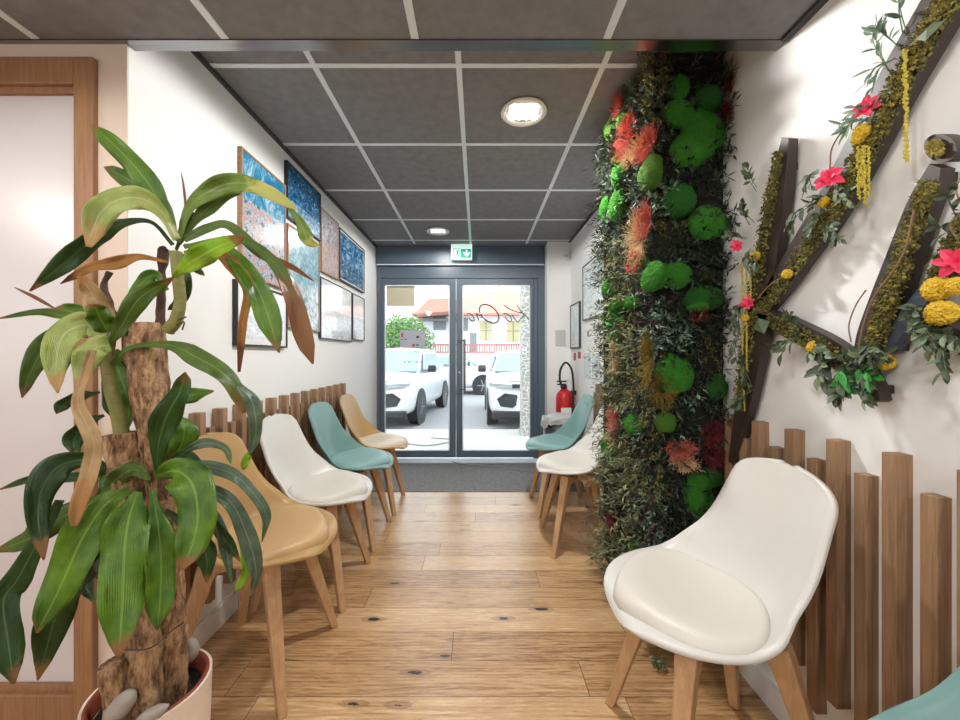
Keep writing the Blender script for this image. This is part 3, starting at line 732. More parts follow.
def trunk(pts, rads, name, mat, seg=22, rough=.006, n=64):
    P = catmull(pts, n); m_ = MB(); rr = [interp(rads, i/n) for i in range(n+1)]
    m_.tube(P, rr, seg)
    for k, v in enumerate(m_.v):
        i = k//seg; c = P[min(i, n)]; d = v-c
        if d.length > 1e-6: m_.v[k] = v+d.normalized()*rough*(noise.noise(v*45)+.6*noise.noise(v*Vector((110,110,110))) if False else noise.noise(v*40)+.7*noise.noise(Vector((v.x*130,v.y*130,v.z*30))))
    return local(m_, pt).build(name, mat, pt, smooth=True)
SOILZ = .272
def soil_pt(px, y): p = at(px, 0, y); p.z = SOILZ-.03; return p
trunk([soil_pt(171,.99), at(170,640,.985), at(167,560,.985), at(157,440,.985), at(148,370,.985), at(144,324,.985)], [.035,.034,.035,.034,.036,.041,.042,.044], 'trunk', 'bark', 44)
trunk([soil_pt(147,.935), at(146,650,.935), at(143,600,.94), at(135,520,.95), at(126,470,.955), at(122,433,.955)], [.033,.034,.034,.035,.034,.036], 'trunk', 'bark', 44)
trunk([soil_pt(120,.90), at(117,690,.90), at(113,662,.90)], [.027,.027,.026], 'stump', 'bark', 44, n=14)
trunk([at(168,330,.98), at(176,320,.975), at(180,300,.975), at(178,275,.975), at(176,252,.975)], [.016,.0145,.0135,.013,.014], 'shoot', 'bark_shoot', 12, .001)
trunk([at(122,436,.945), at(118,415,.94), at(110,385,.94), at(107,355,.94), at(108,335,.94)], [.016,.014,.0135,.014,.016], 'shoot', 'bark_shoot', 12, .001)
trunk([at(160,328,.99), at(161,300,.99), at(162,272,.99), at(163,262,.99), at(163,250,.99), at(164,246,.99)], [.011,.010,.009,.012,.013,.003], 'dead_shoot', 'dead_shoot', 10, .002)
trunk([at(132,330,.98), at(116,318,.97), at(108,300,.97), at(104,285,.97), at(110,272,.97)], [.009,.008,.008,.007,.006], 'dead_shoot', 'dead_shoot', 10, .002)
m_ = MB().tube(catmull([at(124,650,.895), at(150,648,.895), at(170,632,.935), at(184,622,.955)], 16), .0016, 5); local(m_, pt).build('tie_wire', 'black_plastic', pt)
m_ = MB()
for pts in ([at(176,326,.96), at(184,322,.955), at(182,330,.955)], [at(178,320,.96), at(186,317,.955)], [at(122,362,.97), at(127,368,.96), at(131,364,.96)]):
    m_.tube(catmull(pts, 8), .002, 5)
local(m_, pt).build('root_stub', 'dead_shoot', pt)

def big_leaf(pts, wpx, mat, d0, d1, tilt=.35, fold=.22, prof_=None, seed=0):
    """pts: way points of the midrib; each gets its own distance between d0 (base) and d1 (tip)"""
    rr = random.Random(seed*13+5); n = 44
    P = []
    for i, (px, py) in enumerate(pts): t = i/(len(pts)-1); P.append(at(px, py, d0+(d1-d0)*t))
    P = catmull(P, n); m_ = MB(); uvs = []; NU = 6
    base = prof_ or [.20,.30,.48,.72,.90,1,1,.97,.88,.72,.48,.05]
    tw = tilt*rr.choice((-1,1))
    for i, p in enumerate(P):
        t = i/n; tg = (P[min(i+1,n)]-P[max(i-1,0)]); 
        view = p-Vector((0,0,EYE)); view.normalize()
        sd = tg.cross(view)
        if sd.length < 1e-6: sd = Vector((1,0,0))
        sd.normalize(); w = wpx*.42*p.y/F*interp(base, t)
        a = tw*(1+.3*math.sin(t*5+seed)); sdir = sd*math.cos(a)+view*math.sin(a); nrm = sdir.cross(tg.normalized())
        wave = .30*w*math.sin(t*13+seed*1.7)
        for j in range(NU+1):
            u = -1+2*j/NU; cup = fold*w*(abs(u)**1.3)
            q = p+sdir*(w*u/max(.6, math.cos(a)))-nrm*0-view*(cup)+nrm*(wave*u*abs(u)*1.6); m_.v.append(q); uvs.append((j/NU, t))
    for i in range(n):
        for j in range(NU): a = i*(NU+1)+j; m_.f.append([a,a+1,a+NU+2,a+NU+1])
    local(m_, pt)
    me = bpy.data.meshes.new('leaf'); me.from_pydata([tuple(v) for v in m_.v], [], m_.f); me.update(); uvl = me.uv_layers.new(name='UVMap')
    for lp in me.loops: uvl.data[lp.index].uv = uvs[lp.vertex_index]
    for p_ in me.polygons: p_.use_smooth = True
    me.materials.append(MATS[mat]); o = bpy.data.objects.new('leaf', me); C.objects.link(o); o.parent = pt
    s_ = o.modifiers.new('s','SOLIDIFY'); s_.thickness = .0008; return o
FLAT = [.5,.7,.9,1,1,1,1,.95,.85,.7,.4,.1]
L = [
 # upper crown
 ([(177,238),(160,202),(138,170),(112,143),(90,124)],24,'leaf_green',.97,.88,.2,.2),
 ([(177,240),(166,212),(146,192),(125,178),(104,167)],24,'leaf_mid',.97,.93,.3,.2),
 ([(177,240),(163,214),(143,199),(118,200),(99,215),(89,247)],27,'leaf_yellow',.96,.84,.2,.25,[.3,.4,.5,.6,.8,1,1,1,1,.95,.7,.2]),
 ([(178,242),(190,207),(214,189),(240,183),(268,192),(298,210)],22,'leaf_tipped',.97,1.0,.3,.35),
 ([(285,203),(300,222),(308,240),(319,246)],14,'leaf_tipped',1.0,1.02,.3,.3),
 ([(180,244),(200,215),(226,196),(244,188)],13,'leaf_mid',.98,1.03,.4,.2),
 ([(184,240),(208,228),(230,226),(262,254),(290,266),(314,281)],11,'leaf_browned',.97,1.05,.4,.3,FLAT),
 ([(184,247),(220,240),(250,243),(275,264),(292,294),(303,334),(313,364)],22,'leaf_browned',.97,.98,.3,.3,[.2,.25,.3,.35,.4,.5,.7,.95,1,.95,.7,.1]),
 ([(184,246),(215,246),(238,262),(258,290),(270,322),(279,353)],26,'leaf_green',.96,.92,.3,.25,[.2,.25,.35,.5,.7,.9,1,1,1,.9,.6,.05]),
 ([(184,252),(215,253),(236,268),(248,290),(243,322),(239,372)],16,'leaf_dead',.95,.93,.3,.5,[.2,.3,.5,.8,1,1,.9,.7,.6,.5,.4,.2]),
 ([(174,277),(190,263),(214,249),(245,236)],24,'leaf_bright',.95,.86,.2,.15),
 ([(173,245),(151,222),(120,224),(95,238),(65,262),(30,291)],22,'leaf_dark',.97,.92,.3,.3,[.2,.2,.2,.25,.35,.6,.95,1,1,.8,.5,.1]),
 ([(168,262),(140,257),(115,263),(90,268),(60,284)],13,'leaf_dead',.97,.9,.3,.5),
 ([(176,250),(188,262),(205,276)],10,'leaf_dark',.98,1.02,.4,.2),
 ([(176,250),(184,232),(190,215),(196,225)],12,'leaf_dark',1.0,1.03,.4,.2),
 ([(184,222),(185,198),(181,171)],2.5,'leaf_reddish',.99,1.0,.1,.1),
 ([(168,290),(155,275),(140,285),(128,303)],14,'leaf_green',.98,.95,.3,.3),
 ([(174,262),(186,275),(180,300),(168,310)],13,'leaf_dark',.99,.99,.3,.3),
 # left crown
 ([(110,345),(122,325),(140,298),(174,277)],21,'leaf_mid',.93,.93,.2,.2),
 ([(105,332),(70,318),(40,312),(-4,319)],9,'leaf_mid',.94,.86,.4,.3,FLAT),
 ([(60,312),(40,300),(14,287)],4,'leaf_reddish',.93,.9,.2,.3),
 ([(108,335),(90,320),(72,312),(55,308)],22,'leaf_green',.94,.92,.2,.2),
 ([(108,332),(100,310),(90,290),(78,276)],24,'leaf_straw',.94,.88,.2,.25,[.6,.8,.9,1,1,1,.9,.8,.7,.5,.4,.1]),
 ([(108,332),(100,318),(94,304)],22,'leaf_green',.93,.885,.2,.25,[.5,.8,1,1,1,1,1,1,1,.9,.7,.4]),
 ([(103,335),(75,330),(52,340),(32,368),(22,398)],22,'leaf_mid',.93,.88,.2,.25),
 ([(107,335),(86,325),(64,335),(56,362),(58,393)],30,'leaf_yellow',.93,.83,.15,.25,[.4,.6,.8,1,1,1,1,.9,.8,.6,.4,.05]),
 ([(110,345),(96,348),(84,365),(78,390)],26,'leaf_yellow',.92,.85,.2,.3,[.5,.8,1,1,1,1,1,.9,.7,.5,.4,.2]),
 ([(92,350),(84,378),(78,404),(93,440),(90,470),(80,500),(74,526)],18,'leaf_straw',.86,.82,.3,.5,[.4,.5,.6,.6,.7,.8,.8,1,1,.9,.7,.3]),
 ([(112,350),(120,375),(128,402),(128,428)],22,'leaf_green',1.02,1.02,.3,.3,FLAT),
 ([(112,350),(110,380),(114,405),(122,425)],18,'leaf_dark',1.03,1.03,.3,.3),
 ([(100,392),(82,396),(64,404),(56,414)],14,'leaf_dark',.98,.96,.3,.3),
 ([(104,415),(86,424),(74,440),(77,458)],18,'leaf_dark',1.0,.98,.4,.3),
 # long leaf crossing to the right
 ([(112,364),(130,348),(168,345),(198,358),(228,378),(246,412)],22,'leaf_mid',.93,.97,.3,.3,[.2,.2,.25,.3,.4,.6,.9,1,1,.9,.7,.3]),
 ([(238,385),(252,402),(256,430),(250,455)],15,'leaf_sheen',.97,.98,.3,.3,FLAT),
 ([(250,450),(246,460),(243,470)],9,'leaf_bright',.98,.98,.3,.3),
 ([(160,408),(185,397),(214,391)],17,'leaf_green',1.0,1.04,.3,.2,FLAT),
 ([(158,472),(158,448),(166,418),(180,392),(185,372)],26,'leaf_dark',.94,.92,.3,.3),
 ([(162,476),(178,452),(184,430),(174,415)],26,'leaf_green',.99,1.0,.3,.3,FLAT),
 ([(165,474),(185,452),(205,443),(225,448),(231,464)],10,'leaf_sheen',.93,.95,.4,.3),
 # lower crown
 ([(156,476),(176,471),(192,484),(198,515),(192,545),(182,570)],40,'leaf_green',.90,.80,.2,.2,[.25,.5,.75,.9,1,1,1,1,.9,.75,.5,.08]),
 ([(138,492),(128,522),(124,560),(122,610),(119,658)],44,'leaf_green',.88,.78,.15,.2,[.2,.4,.75,.95,1,1,1,.95,.9,.75,.5,.08]),
 ([(152,490),(158,525),(161,560),(160,600),(157,630)],30,'leaf_green',.90,.84,.2,.2),
 ([(130,490),(108,502),(84,535),(60,588),(37,633)],42,'leaf_green',.90,.80,.15,.2),
 ([(112,470),(82,460),(54,470),(38,505),(44,560)],29,'leaf_dark',.95,.84,.2,.2),
 ([(120,470),(75,477),(35,478),(-2,490)],10,'leaf_dark',.98,.94,.4,.3,FLAT),
 ([(110,500),(66,515),(30,538),(-5,552)],25,'leaf_mid',.96,.92,.3,.2,FLAT),
 ([(60,500),(20,575),(4,600),(8,640),(14,684)],26,'leaf_dark',.92,.86,.2,.2,[.3,.5,.8,1,1,1,1,1,1,.9,.6,.1]),
 ([(95,540),(72,570),(56,615),(38,680)],34,'leaf_dark',.97,.93,.2,.2),
 ([(110,500),(82,504),(58,516),(44,538)],15,'leaf_dark',1.0,.98,.3,.2),
 ([(102,556),(92,572),(86,585),(94,603)],13,'leaf_sheen',.99,.98,.3,.3),
 ([(118,520),(104,545),(104,568),(110,580)],20,'leaf_dark',1.0,1.0,.3,.3),
 ([(100,470),(112,500),(98,530)],30,'leaf_mid',1.03,1.03,.3,.3),
 ([(165,478),(195,466),(230,473),(252,492),(266,515),(262,542)],13,'leaf_sheen',.94,.98,.4,.3,FLAT),
 ([(165,488),(198,487),(228,500),(245,530),(256,570),(251,593)],18,'leaf_sheen',.93,.93,.4,.3),
 ([(170,494),(200,508),(222,535),(241,562)],13,'leaf_dark',.94,.97,.4,.3),
 ([(166,510),(190,528),(206,555),(207,583)],20,'leaf_dark',.95,.95,.3,.3),
 ([(240,545),(246,570),(234,594)],10,'leaf_bright',.95,.95,.3,.3),
 ([(200,500),(218,520),(226,550),(232,585)],12,'leaf_sheen',.96,.96,.4,.3),
 ([(160,500),(176,530),(178,560),(172,590)],20,'leaf_dark',1.0,1.02,.3,.3),
 ([(150,480),(135,470),(118,478),(100,500)],20,'leaf_mid',.92,.92,.3,.3),
 ([(164,470),(180,455),(196,462),(212,480)],12,'leaf_dark',.96,.96,.3,.3),
]
for i, l in enumerate(L): big_leaf(l[0], l[1], l[2], l[3], l[4], l[5], l[6], l[7] if len(l) > 7 else None, seed=i)
def pebble(p, r, rot, label, mat='stone_grey'):
    bm = bmesh.new(); bmesh.ops.create_icosphere(bm, subdivisions=3, radius=1); me = bpy.data.meshes.new('pebble')
    for v in bm.verts: v.co = Vector((v.co.x*r[0], v.co.y*r[1], v.co.z*r[2]))*(1+.12*noise.noise(v.co*1.3+Vector((r[0]*90,0,0))))
    bm.to_mesh(me); bm.free(); me.materials.append(MATS[mat]); o = bpy.data.objects.new('pebble', me); C.objects.link(o); o.location = p; o.rotation_euler = rot
    for q in me.polygons: q.use_smooth = True
    return tag(o, label, 'stone', 'pebbles in the plant pot')
pebble(at(190,650,1.045)+Vector((0,0,.0)), (.022,.022,.036), (.2,.15,.3), 'upright grey oval pebble against the far side of the plant pot')
pebble(at(120,706,.885), (.024,.021,.048), (0,.75,.0), 'smooth grey pebble leaning beside the stump in the plant pot')
pebble(at(152,714,.892), (.014,.014,.040), (0,1.15,.1), 'thin pale elongated pebble at the front of the plant pot')

# ------------------------------------------------------------------ moss pillar
MX, MY0, MY1 = .70, 1.52, 2.13
mp = empty('moss_pillar', 'floor to ceiling pillar covered with preserved moss, foliage and coral lichen', 'plant wall', (.84,1.8,0))
local(MB().box((MX,MY0,.05),(XR,MY1,ZH-.002)), mp).build('backing', 'panel_body', mp)
def face_pt(px, py, off=0):               # point on the camera-facing or the corridor-facing side
    x = (px-CX)*(MY0-off)/F+CX*0
    if x > MX: return at(px, py, MY0-off), Vector((-.15,-1,0)).normalized()
    X = MX-off; y = X*F/(px-CX)
    if y < MY1: return Vector((X, y, EYE+(CY-py)*y/F)), Vector((-1,-.25,0)).normalized()
    return at(px, py, MY1), Vector((-1,0,0))
def rand_face(r):
    u = r.random(); z = r.uniform(.06, ZH-.04)
    if u < .42: return Vector((r.uniform(MX-.01, XR-.0), MY0, z)), Vector((0,-1,0))
    if u < .92: return Vector((MX, r.uniform(MY0-.01, MY1), z)), Vector((-1,0,0))
    return Vector((MX+.01, MY0+.01, z)), Vector((-.7,-.7,0))
def sprig(m_, p, n, r, Ls, nl, ll, lw, spread=.8, droop=.35, gap=.02):
    d = (n+Vector((r.uniform(-1,1), r.uniform(-1,1), r.uniform(-1,1)))*spread).normalized()
    if d.dot(n) < .15: d = (d+n*.5).normalized()
    q = p.copy()
    for k in range(nl):
        t = k/nl; q = p+d*(Ls*t)-Vector((0,0,droop*Ls*t*t)); s = Vector((r.uniform(-1,1), r.uniform(-1,1), r.uniform(-1,1))); s = (s-d*s.dot(d)).normalized()
        ld = (d*.8+s*.7-Vector((0,0,.2*droop))).normalized()
        if q.x+ld.x*ll > XR-.004: ld.x = -abs(ld.x)*.3
        if q.z+ld.z*ll > ZH-.006: ld.z = -abs(ld.z)
        if q.z+ld.z*ll < .01: ld.z = abs(ld.z)
        if q.x > XR-.006: continue
        m_.blade(q, ld, Vector((r.uniform(-.5,.5), r.uniform(-.5,.5), 1)), ll*r.uniform(.7,1.2), lw*r.uniform(.7,1.2))
rr = random.Random(11)
fd, fl, fg, fo, fp, fs = MB(), MB(), MB(), MB(), MB(), MB()
for i in range(2300):
    p, n = rand_face(rr); z = p.z; side = n.x < -.9
    c = noise.noise(Vector((p.x*4, p.y*4, p.z*3.2)))+rr.uniform(-.25,.25)
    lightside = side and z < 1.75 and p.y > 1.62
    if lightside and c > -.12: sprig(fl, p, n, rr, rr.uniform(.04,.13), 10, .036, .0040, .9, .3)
    elif c > .28: sprig(fp if rr.random() < .45 else fs, p, n, rr, rr.uniform(.03,.07), 9, .024, .005)
    elif c < -.30: sprig(fo, p, n, rr, rr.uniform(.02,.05), 12, .018, .003, 1.0)
    else: sprig(fd, p, n, rr, rr.uniform(.03,.085), 9, .038, .0048, .8, .4)
for i in range(110):                        # long dark fronds leaving the edges
    z = rr.choice([rr.uniform(1.6,2.3), rr.uniform(1.25,1.75), rr.uniform(.3,1.2)])
    if rr.random() < .55: p, n = Vector((rr.uniform(.90,.955),MY0-.01,z)), Vector((.22,-1,rr.uniform(-.3,.3))).normalized()
    else: p, n = Vector((MX,rr.uniform(1.7,2.12),z)), Vector((-1,rr.uniform(-.2,.5),rr.uniform(-.3,.4))).normalized()
    sprig(fd, p, n, rr, rr.uniform(.08,.13), 12, .042, .0045, .45, .5)
def clump(m_, px, py, rx, ry, n, **kw):
    for i in range(n):
        a = rr.uniform(0,2*PI); q = rr.random()**.5; p, nn = face_pt(px+rx*q*math.cos(a), py+ry*q*math.sin(a), .015); sprig(m_, p, nn, rr, **kw)
clump(fg, 617,322,9,18, 10, Ls=.03, nl=4, ll=.055, lw=.013); clump(fg, 645,155,8,8, 3, Ls=.03, nl=4, ll=.04, lw=.008)
clump(fs, 624,85,16,18, 34, Ls=.05, nl=8, ll=.028, lw=.0055); clump(fs, 657,195,18,22, 26, Ls=.05, nl=8, ll=.03, lw=.006); clump(fs, 668,330,24,22, 30, Ls=.05, nl=8, ll=.03, lw=.006)
clump(fo, 655,90,10,45, 80, Ls=.05, nl=10, ll=.02, lw=.003); clump(fo, 650,385,14,40, 70, Ls=.05, nl=10, ll=.02, lw=.003); clump(fo, 648,470,18,30, 50, Ls=.05, nl=10, ll=.02, lw=.003)
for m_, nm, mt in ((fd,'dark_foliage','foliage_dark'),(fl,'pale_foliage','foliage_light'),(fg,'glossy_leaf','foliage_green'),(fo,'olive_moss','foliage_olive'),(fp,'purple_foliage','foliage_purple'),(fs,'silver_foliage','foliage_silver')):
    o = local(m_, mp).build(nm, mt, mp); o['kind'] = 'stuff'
def moss_mesh(seed, mat):
    bm = bmesh.new(); bmesh.ops.create_icosphere(bm, subdivisions=6, radius=1); me = bpy.data.meshes.new('moss_cushion')
    for v in bm.verts:
        d = v.co.normalized(); v.co = d*(1+.13*noise.noise(d*1.6+Vector((seed,0,0)))+.06*noise.noise(d*7+Vector((seed,3,0)))+.07*noise.noise(d*20)+.11*abs(noise.noise(d*42)))
    bm.to_mesh(me); bm.free(); me.materials.append(MATS[mat]); return me
MM = [moss_mesh(1.3,'ball_moss'), moss_mesh(5.1,'ball_moss'), moss_mesh(8.8,'ball_moss_dark'), moss_mesh(3.3,'ball_moss_lime')]
for k, (px, py, rx, ry, kind) in enumerate([(702,131,22,21,0),(692,150,21,16,1),(677,114,15,14,0),(679,89,8,13,1),(707,100,13,13,2),(679,201,15,17,2),(707,223,17,17,0),(650,174,14,16,3),(620,174,6,13,0),(618,205,7,15,0),(607,209,6,12,1),(624,122,5,8,0),(613,129,6,12,3),(654,277,12,14,0),(676,276,14,13,1),(704,299,18,13,2),(609,289,6,9,0),(620,159,5,5,1),
    (673,374,18,19,0),(665,422,10,10,3),(635,425,7,11,0),(711,477,10,10,2),(698,498,13,19,0),(700,482,11,9,0),(609,446,5,12,0),(716,387,8,13,2),(698,306,10,8,1),(638,546,4,6,3),(667,551,14,8,3),(632,303,8,6,0),(617,305,8,8,0),(640,262,5,7,3)]):
    p, n = face_pt(px, py, .03); s = p.y/F; o = bpy.data.objects.new('moss_cushion', MM[kind]); C.objects.link(o); o.parent = mp; o.location = p-mp.location
    front = n.y < -.9; sx = rx*s
    o.scale = (sx if front else .035, .04 if front else min(.075, rx*s*2.0), ry*s); o.rotation_euler = (rr.uniform(-.2,.2), 0, rr.uniform(-.2,.2))
def tuft(px, py, rx, ry, mat, name, n=260, cone=None):
    m_ = MB(); c, nn = face_pt(px, py, .03); s = c.y/F
    for i in range(n):
        a = rr.uniform(0,2*PI); b = rr.uniform(-.2,1); d = Vector((math.cos(a)*rx, 0, math.sin(a)*ry))*s*rr.uniform(.4,1.3)
        if nn.x < -.9: d = Vector((0, d.x*1.1, d.z))
        e_ = c+d+nn*rr.uniform(.02,.06); st_ = c+d*.15
        if cone: st_ = c+Vector((0,0,-ry*s*.8))
        m_.blade(st_, (e_-st_), Vector((rr.uniform(-1,1),rr.uniform(-1,1),1)), (e_-st_).length, .0009, .5)
        for q in range(3):
            f = rr.uniform(.4,.95); m_.blade(st_.lerp(e_, f), ((e_-st_).normalized()+Vector((rr.uniform(-1,1),rr.uniform(-1,1),rr.uniform(-1,1)))*.8), Vector((0,.2,1)), rr.uniform(.008,.02), .0011, .5)
    local(m_, mp).build(name, mat, mp)
tuft(630,138,24,18,'coral_lichen','coral_lichen',420); tuft(652,146,20,14,'coral_lichen','coral_lichen',260); tuft(640,152,26,9,'cream_lichen','cream_lichen',200); tuft(624,106,11,11,'coral_lichen','coral_lichen',220)
tuft(650,222,12,18,'coral_lichen','coral_lichen',220); tuft(642,240,18,26,'cream_lichen','cream_lichen',260); tuft(640,262,14,10,'coral_lichen','coral_lichen',140)
tuft(619,420,11,12,'coral_lichen','coral_lichen',220); tuft(617,436,9,9,'cream_lichen','cream_lichen',120); tuft(678,448,14,10,'coral_lichen','coral_lichen',220); tuft(682,462,13,8,'cream_lichen','cream_lichen',140)
tuft(710,432,12,11,'dark_red_lichen','dark_red_lichen',240); tuft(711,455,12,11,'dark_red_lichen','dark_red_lichen',240); tuft(727,88,5,10,'dark_red_lichen','dark_red_lichen',120); tuft(724,116,5,12,'dark_red_lichen','dark_red_lichen',120)
tuft(619,358,9,14,'cream_lichen','cream_lichen',160); tuft(617,522,7,9,'dark_red_lichen','dark_red_lichen',140); tuft(696,316,8,6,'dark_red_lichen','dark_red_lichen',100)
tuft(660,390,14,16,'ochre_lichen','ochre_lichen',260); tuft(653,360,8,26,'ochre_lichen','ochre_lichen',240)

# ------------------------------------------------------------------ botanical wall letters on the near right wall
AX = XR-.045
def ribbon(pts, n=24):
    c = catmull([(x, y, w) for x, y, w in pts], n); Lp, Rp = [], []
    for i, p in enumerate(c):
        t = c[min(i+1,n)]-c[max(i-1,0)]; l = math.hypot(t.x, t.y) or 1; nx, ny = -t.y/l, t.x/l
        Lp.append((p.x+nx*p.z/2, p.y+ny*p.z/2)); Rp.append((p.x-nx*p.z/2, p.y-ny*p.z/2))
    return c, Lp, Rp
def strip_obj(pts, par, mat='art_wood', name='stroke', n=24):
    c, Lp, Rp = ribbon(pts, n); m_ = MB(); T = Vector((.03,0,0))
    A = [on_right(x, y, AX) for x, y in Lp]; B = [on_right(x, y, AX) for x, y in Rp]
    for a, b in zip(A, B): m_.v += [a, b, b+T, a+T]
    for i in range(len(A)-1):
        k = i*4
        for q in range(4): m_.f.append([k+q, k+(q+1)%4, k+4+(q+1)%4, k+4+q])
    m_.f.append([0,1,2,3]); k = (len(A)-1)*4; m_.f.append([k,k+1,k+2,k+3])
    for q in (0, .5, 1):
        j = int(3+q*(len(A)-7)); p = (A[j]+B[j])/2; m_.box((AX+.02,p.y-.01,p.z-.01),(XR,p.y+.01,p.z+.01))
    local(m_, par).build(name, mat, par); return c, A, B
def moss_on(par, A, B, f0, f1, t0, t1, n, mat='foliage_olive', r0=.002, r1=.0055, name='moss'):
    n = int(n*2.6)
    m_ = MB(); K = len(A)-1
    for i in range(n):
        t = rr.uniform(t0, t1)*K; k = min(int(t), K-1); f = t-k; a = A[k].lerp(A[k+1], f); b = B[k].lerp(B[k+1], f); p = a.lerp(b, rr.uniform(f0, f1))
        p.x -= rr.uniform(0,.014); 
        if rr.random() < .5: m_.octa(p, rr.uniform(r0, r1))
        else: m_.blade(p, Vector((rr.uniform(-1,.1), rr.uniform(-1,1), rr.uniform(-1,1))), Vector((-1,.2,0)), rr.uniform(.006,.016), .0016)
    o = local(m_, par).build(name, mat, par); o['kind'] = 'stuff'
def eucal(par, spots_, ll=.028, lw=.011, name='leaf_spray', mat='eucalyptus', Ls=.05, nl=6, droop=.5):
    for (px, py, dx, dy, n) in spots_:
        m_ = MB()
        for i in range(n):
            p = on_right(px+rr.uniform(-3,3), py+rr.uniform(-3,3), AX-.008); e_ = on_right(px+dx+rr.uniform(-6,6), py+dy+rr.uniform(-6,6), AX-rr.uniform(.02,.06)); d = e_-p; Ln = d.length
            c = catmull([p, p.lerp(e_, .5)+Vector((-.015,0,.01)), e_], 8); m_.tube(c, .0011, 4)
            for k in range(nl):
                q = c[2+int(k*6/nl)]; s = Vector((rr.uniform(-.4,.1), rr.uniform(-1,1), rr.uniform(-1,1))); petal(m_, q, (d.normalized()*.8+s*.7), Vector((-1,rr.uniform(-.6,.6),rr.uniform(-.6,.6))), .85*ll*rr.uniform(.6,1.2), .62*lw*rr.uniform(.8,1.2), .25)
        local(m_, par).build(name, mat, par)
def petal(m_, p, d, nrm, L, w, cup=.3):
    d = d.normalized(); sd = d.cross(nrm)
    if sd.length < 1e-3: sd = d.cross(Vector((0,.3,1)))
    sd.normalize(); nn = sd.cross(d); i = len(m_.v)
    prof2 = [(0,.12),(.2,.62),(.42,1),(.65,.95),(.85,.6),(1,.05)]
    for t, k in prof2:
        c_ = p+d*(L*t)-nn*(L*cup*t*t)
        m_.v += [c_-sd*(w*k)+nn*(w*k*.35), c_, c_+sd*(w*k)+nn*(w*k*.35)]
    for j in range(5):
        a = i+j*3; m_.f += [[a,a+1,a+4,a+3],[a+1,a+2,a+5,a+4]]
def catkin(par, x, y0, y1, r=.006, dx=0):
    m_ = MB(); a = on_right(x, y0, AX-.022); b = Vector((a.x+.003, a.y+dx, EYE+(CY-y1)*a.y/F)); n = int((b-a).length/.0042)
    for i in range(n*2): t = i/(n*2); p = a.lerp(b, t)+Vector((rr.uniform(-1,1),rr.uniform(-1,1),0))*r*.6*(1-.4*t); m_.octa(p, r*.62)
    local(m_, par).build('catkin', 'catkin_yellow', par)
def flower(par, x, y, R_, mat='pink_petal', face=Vector((-1,-.6,.1)), n=7):
    m_ = MB(); c = on_right(x, y, AX-.03); face = face.normalized(); a = face.cross(Vector((0,0,1))).normalized(); b = face.cross(a)
    for k in range(n):
        t = 2*PI*k/n+rr.uniform(-.2,.2); d = a*math.cos(t)+b*math.sin(t)+face*rr.uniform(.1,.6); petal(m_, c, d, face, R_*rr.uniform(.65,1.0), R_*.24, rr.uniform(-.1,.5))
    for k in range(4):
        t = 2*PI*k/4; d = (a*math.cos(t)+b*math.sin(t))*.5+face; petal(m_, c, d, face, R_*.5, R_*.2, .4)
    local(m_, par).build('pink_flower', mat, par)
def bloom(par, x, y, R_, name='yellow_bloom'):
    bm = bmesh.new(); bmesh.ops.create_icosphere(bm, subdivisions=4, radius=1); me = bpy.data.meshes.new(name); c = on_right(x, y, AX-.028)
    for v in bm.verts: d = v.co.normalized(); v.co = d*R_*(1+.18*noise.noise(d*6+c)+.22*noise.noise(d*14))
    bm.to_mesh(me); bm.free(); me.materials.append(MATS['yellow_bloom']); o = bpy.data.objects.new(name, me); C.objects.link(o); o.parent = par; o.location = c-par.location
def twig(par, pts, r=.0018):
    m_ = MB().tube(catmull([on_right(x, y, AX-.03) for x, y in pts], 24), r, 5); local(m_, par).build('twig', 'twig', par)
K = empty('wall_letter', 'big dark wooden letter K dressed with moss, pink flowers and hanging catkins', 'wall letter', (AX,1.3,1.3))
c, A, B = strip_obj([(785,138,7),(780,172,13),(773,212,18),(764,270,21),(755,330,20),(746,385,17),(738,425,11),(730,462,4)], K)
moss_on(K, A, B, 0.0, .62, .06, .8, 900); moss_on(K, A, B, .5, 1.0, .1, .75, 0) if 0 else None
c, A2, B2 = strip_obj([(965,-44,36),(937,6,34),(897,76,33),(864,140,31),(830,203,28),(800,250,23),(770,296,16),(756,316,8)], K)
c, A3, B3 = strip_obj([(757,311,9),(778,323,18),(800,334,20),(825,348,22),(852,368,22),(868,385,14),(878,401,4)], K)
def mids(A, B): return (A[10]+B[10])/2
fl_ = (lambda A, B: (0, .6))
moss_on(K, A2, B2, .42, 1.12, .0, .95, 1300, 'foliage_olive'); moss_on(K, A2, B2, .55, .98, .0, .6, 350, 'foliage_gold', name='golden_moss')
moss_on(K, A3, B3, .1, .9, .1, .9, 550)
eucal(K, [(745,240,-14,-6,3),(752,222,-10,-18,3),(752,250,4,24,3),(748,300,-10,30,3),(745,330,-12,30,2),(742,350,4,40,3),(758,190,-6,-20,2),(750,390,-10,20,2)], .034, .012)
eucal(K, [(885,92,-40,40,3),(890,70,-16,-40,2),(905,30,4,-50,2),(893,60,-22,30,2),(878,120,-30,14,2),(898,50,-22,-22,2)], .036, .006, mat='foliage_silver')
eucal(K, [(832,200,-22,8,3),(826,210,-16,24,3),(836,188,16,14,4),(828,222,12,20,4),(820,170,-10,20,2),(815,205,-30,24,2)], .030, .009)
eucal(K, [(800,338,-20,16,2),(815,345,14,14,4),(835,358,-10,26,4),(850,372,14,-10,4),(850,365,-12,34,4),(860,378,10,26,4),(868,360,16,6,3),(838,350,24,14,4),(800,330,-2,-10,2)], .040, .013, mat='eucalyptus')
eucal(K, [(845,362,6,24,3),(860,360,14,20,3)], .05, .012, mat='foliage_green', name='green_leaf')
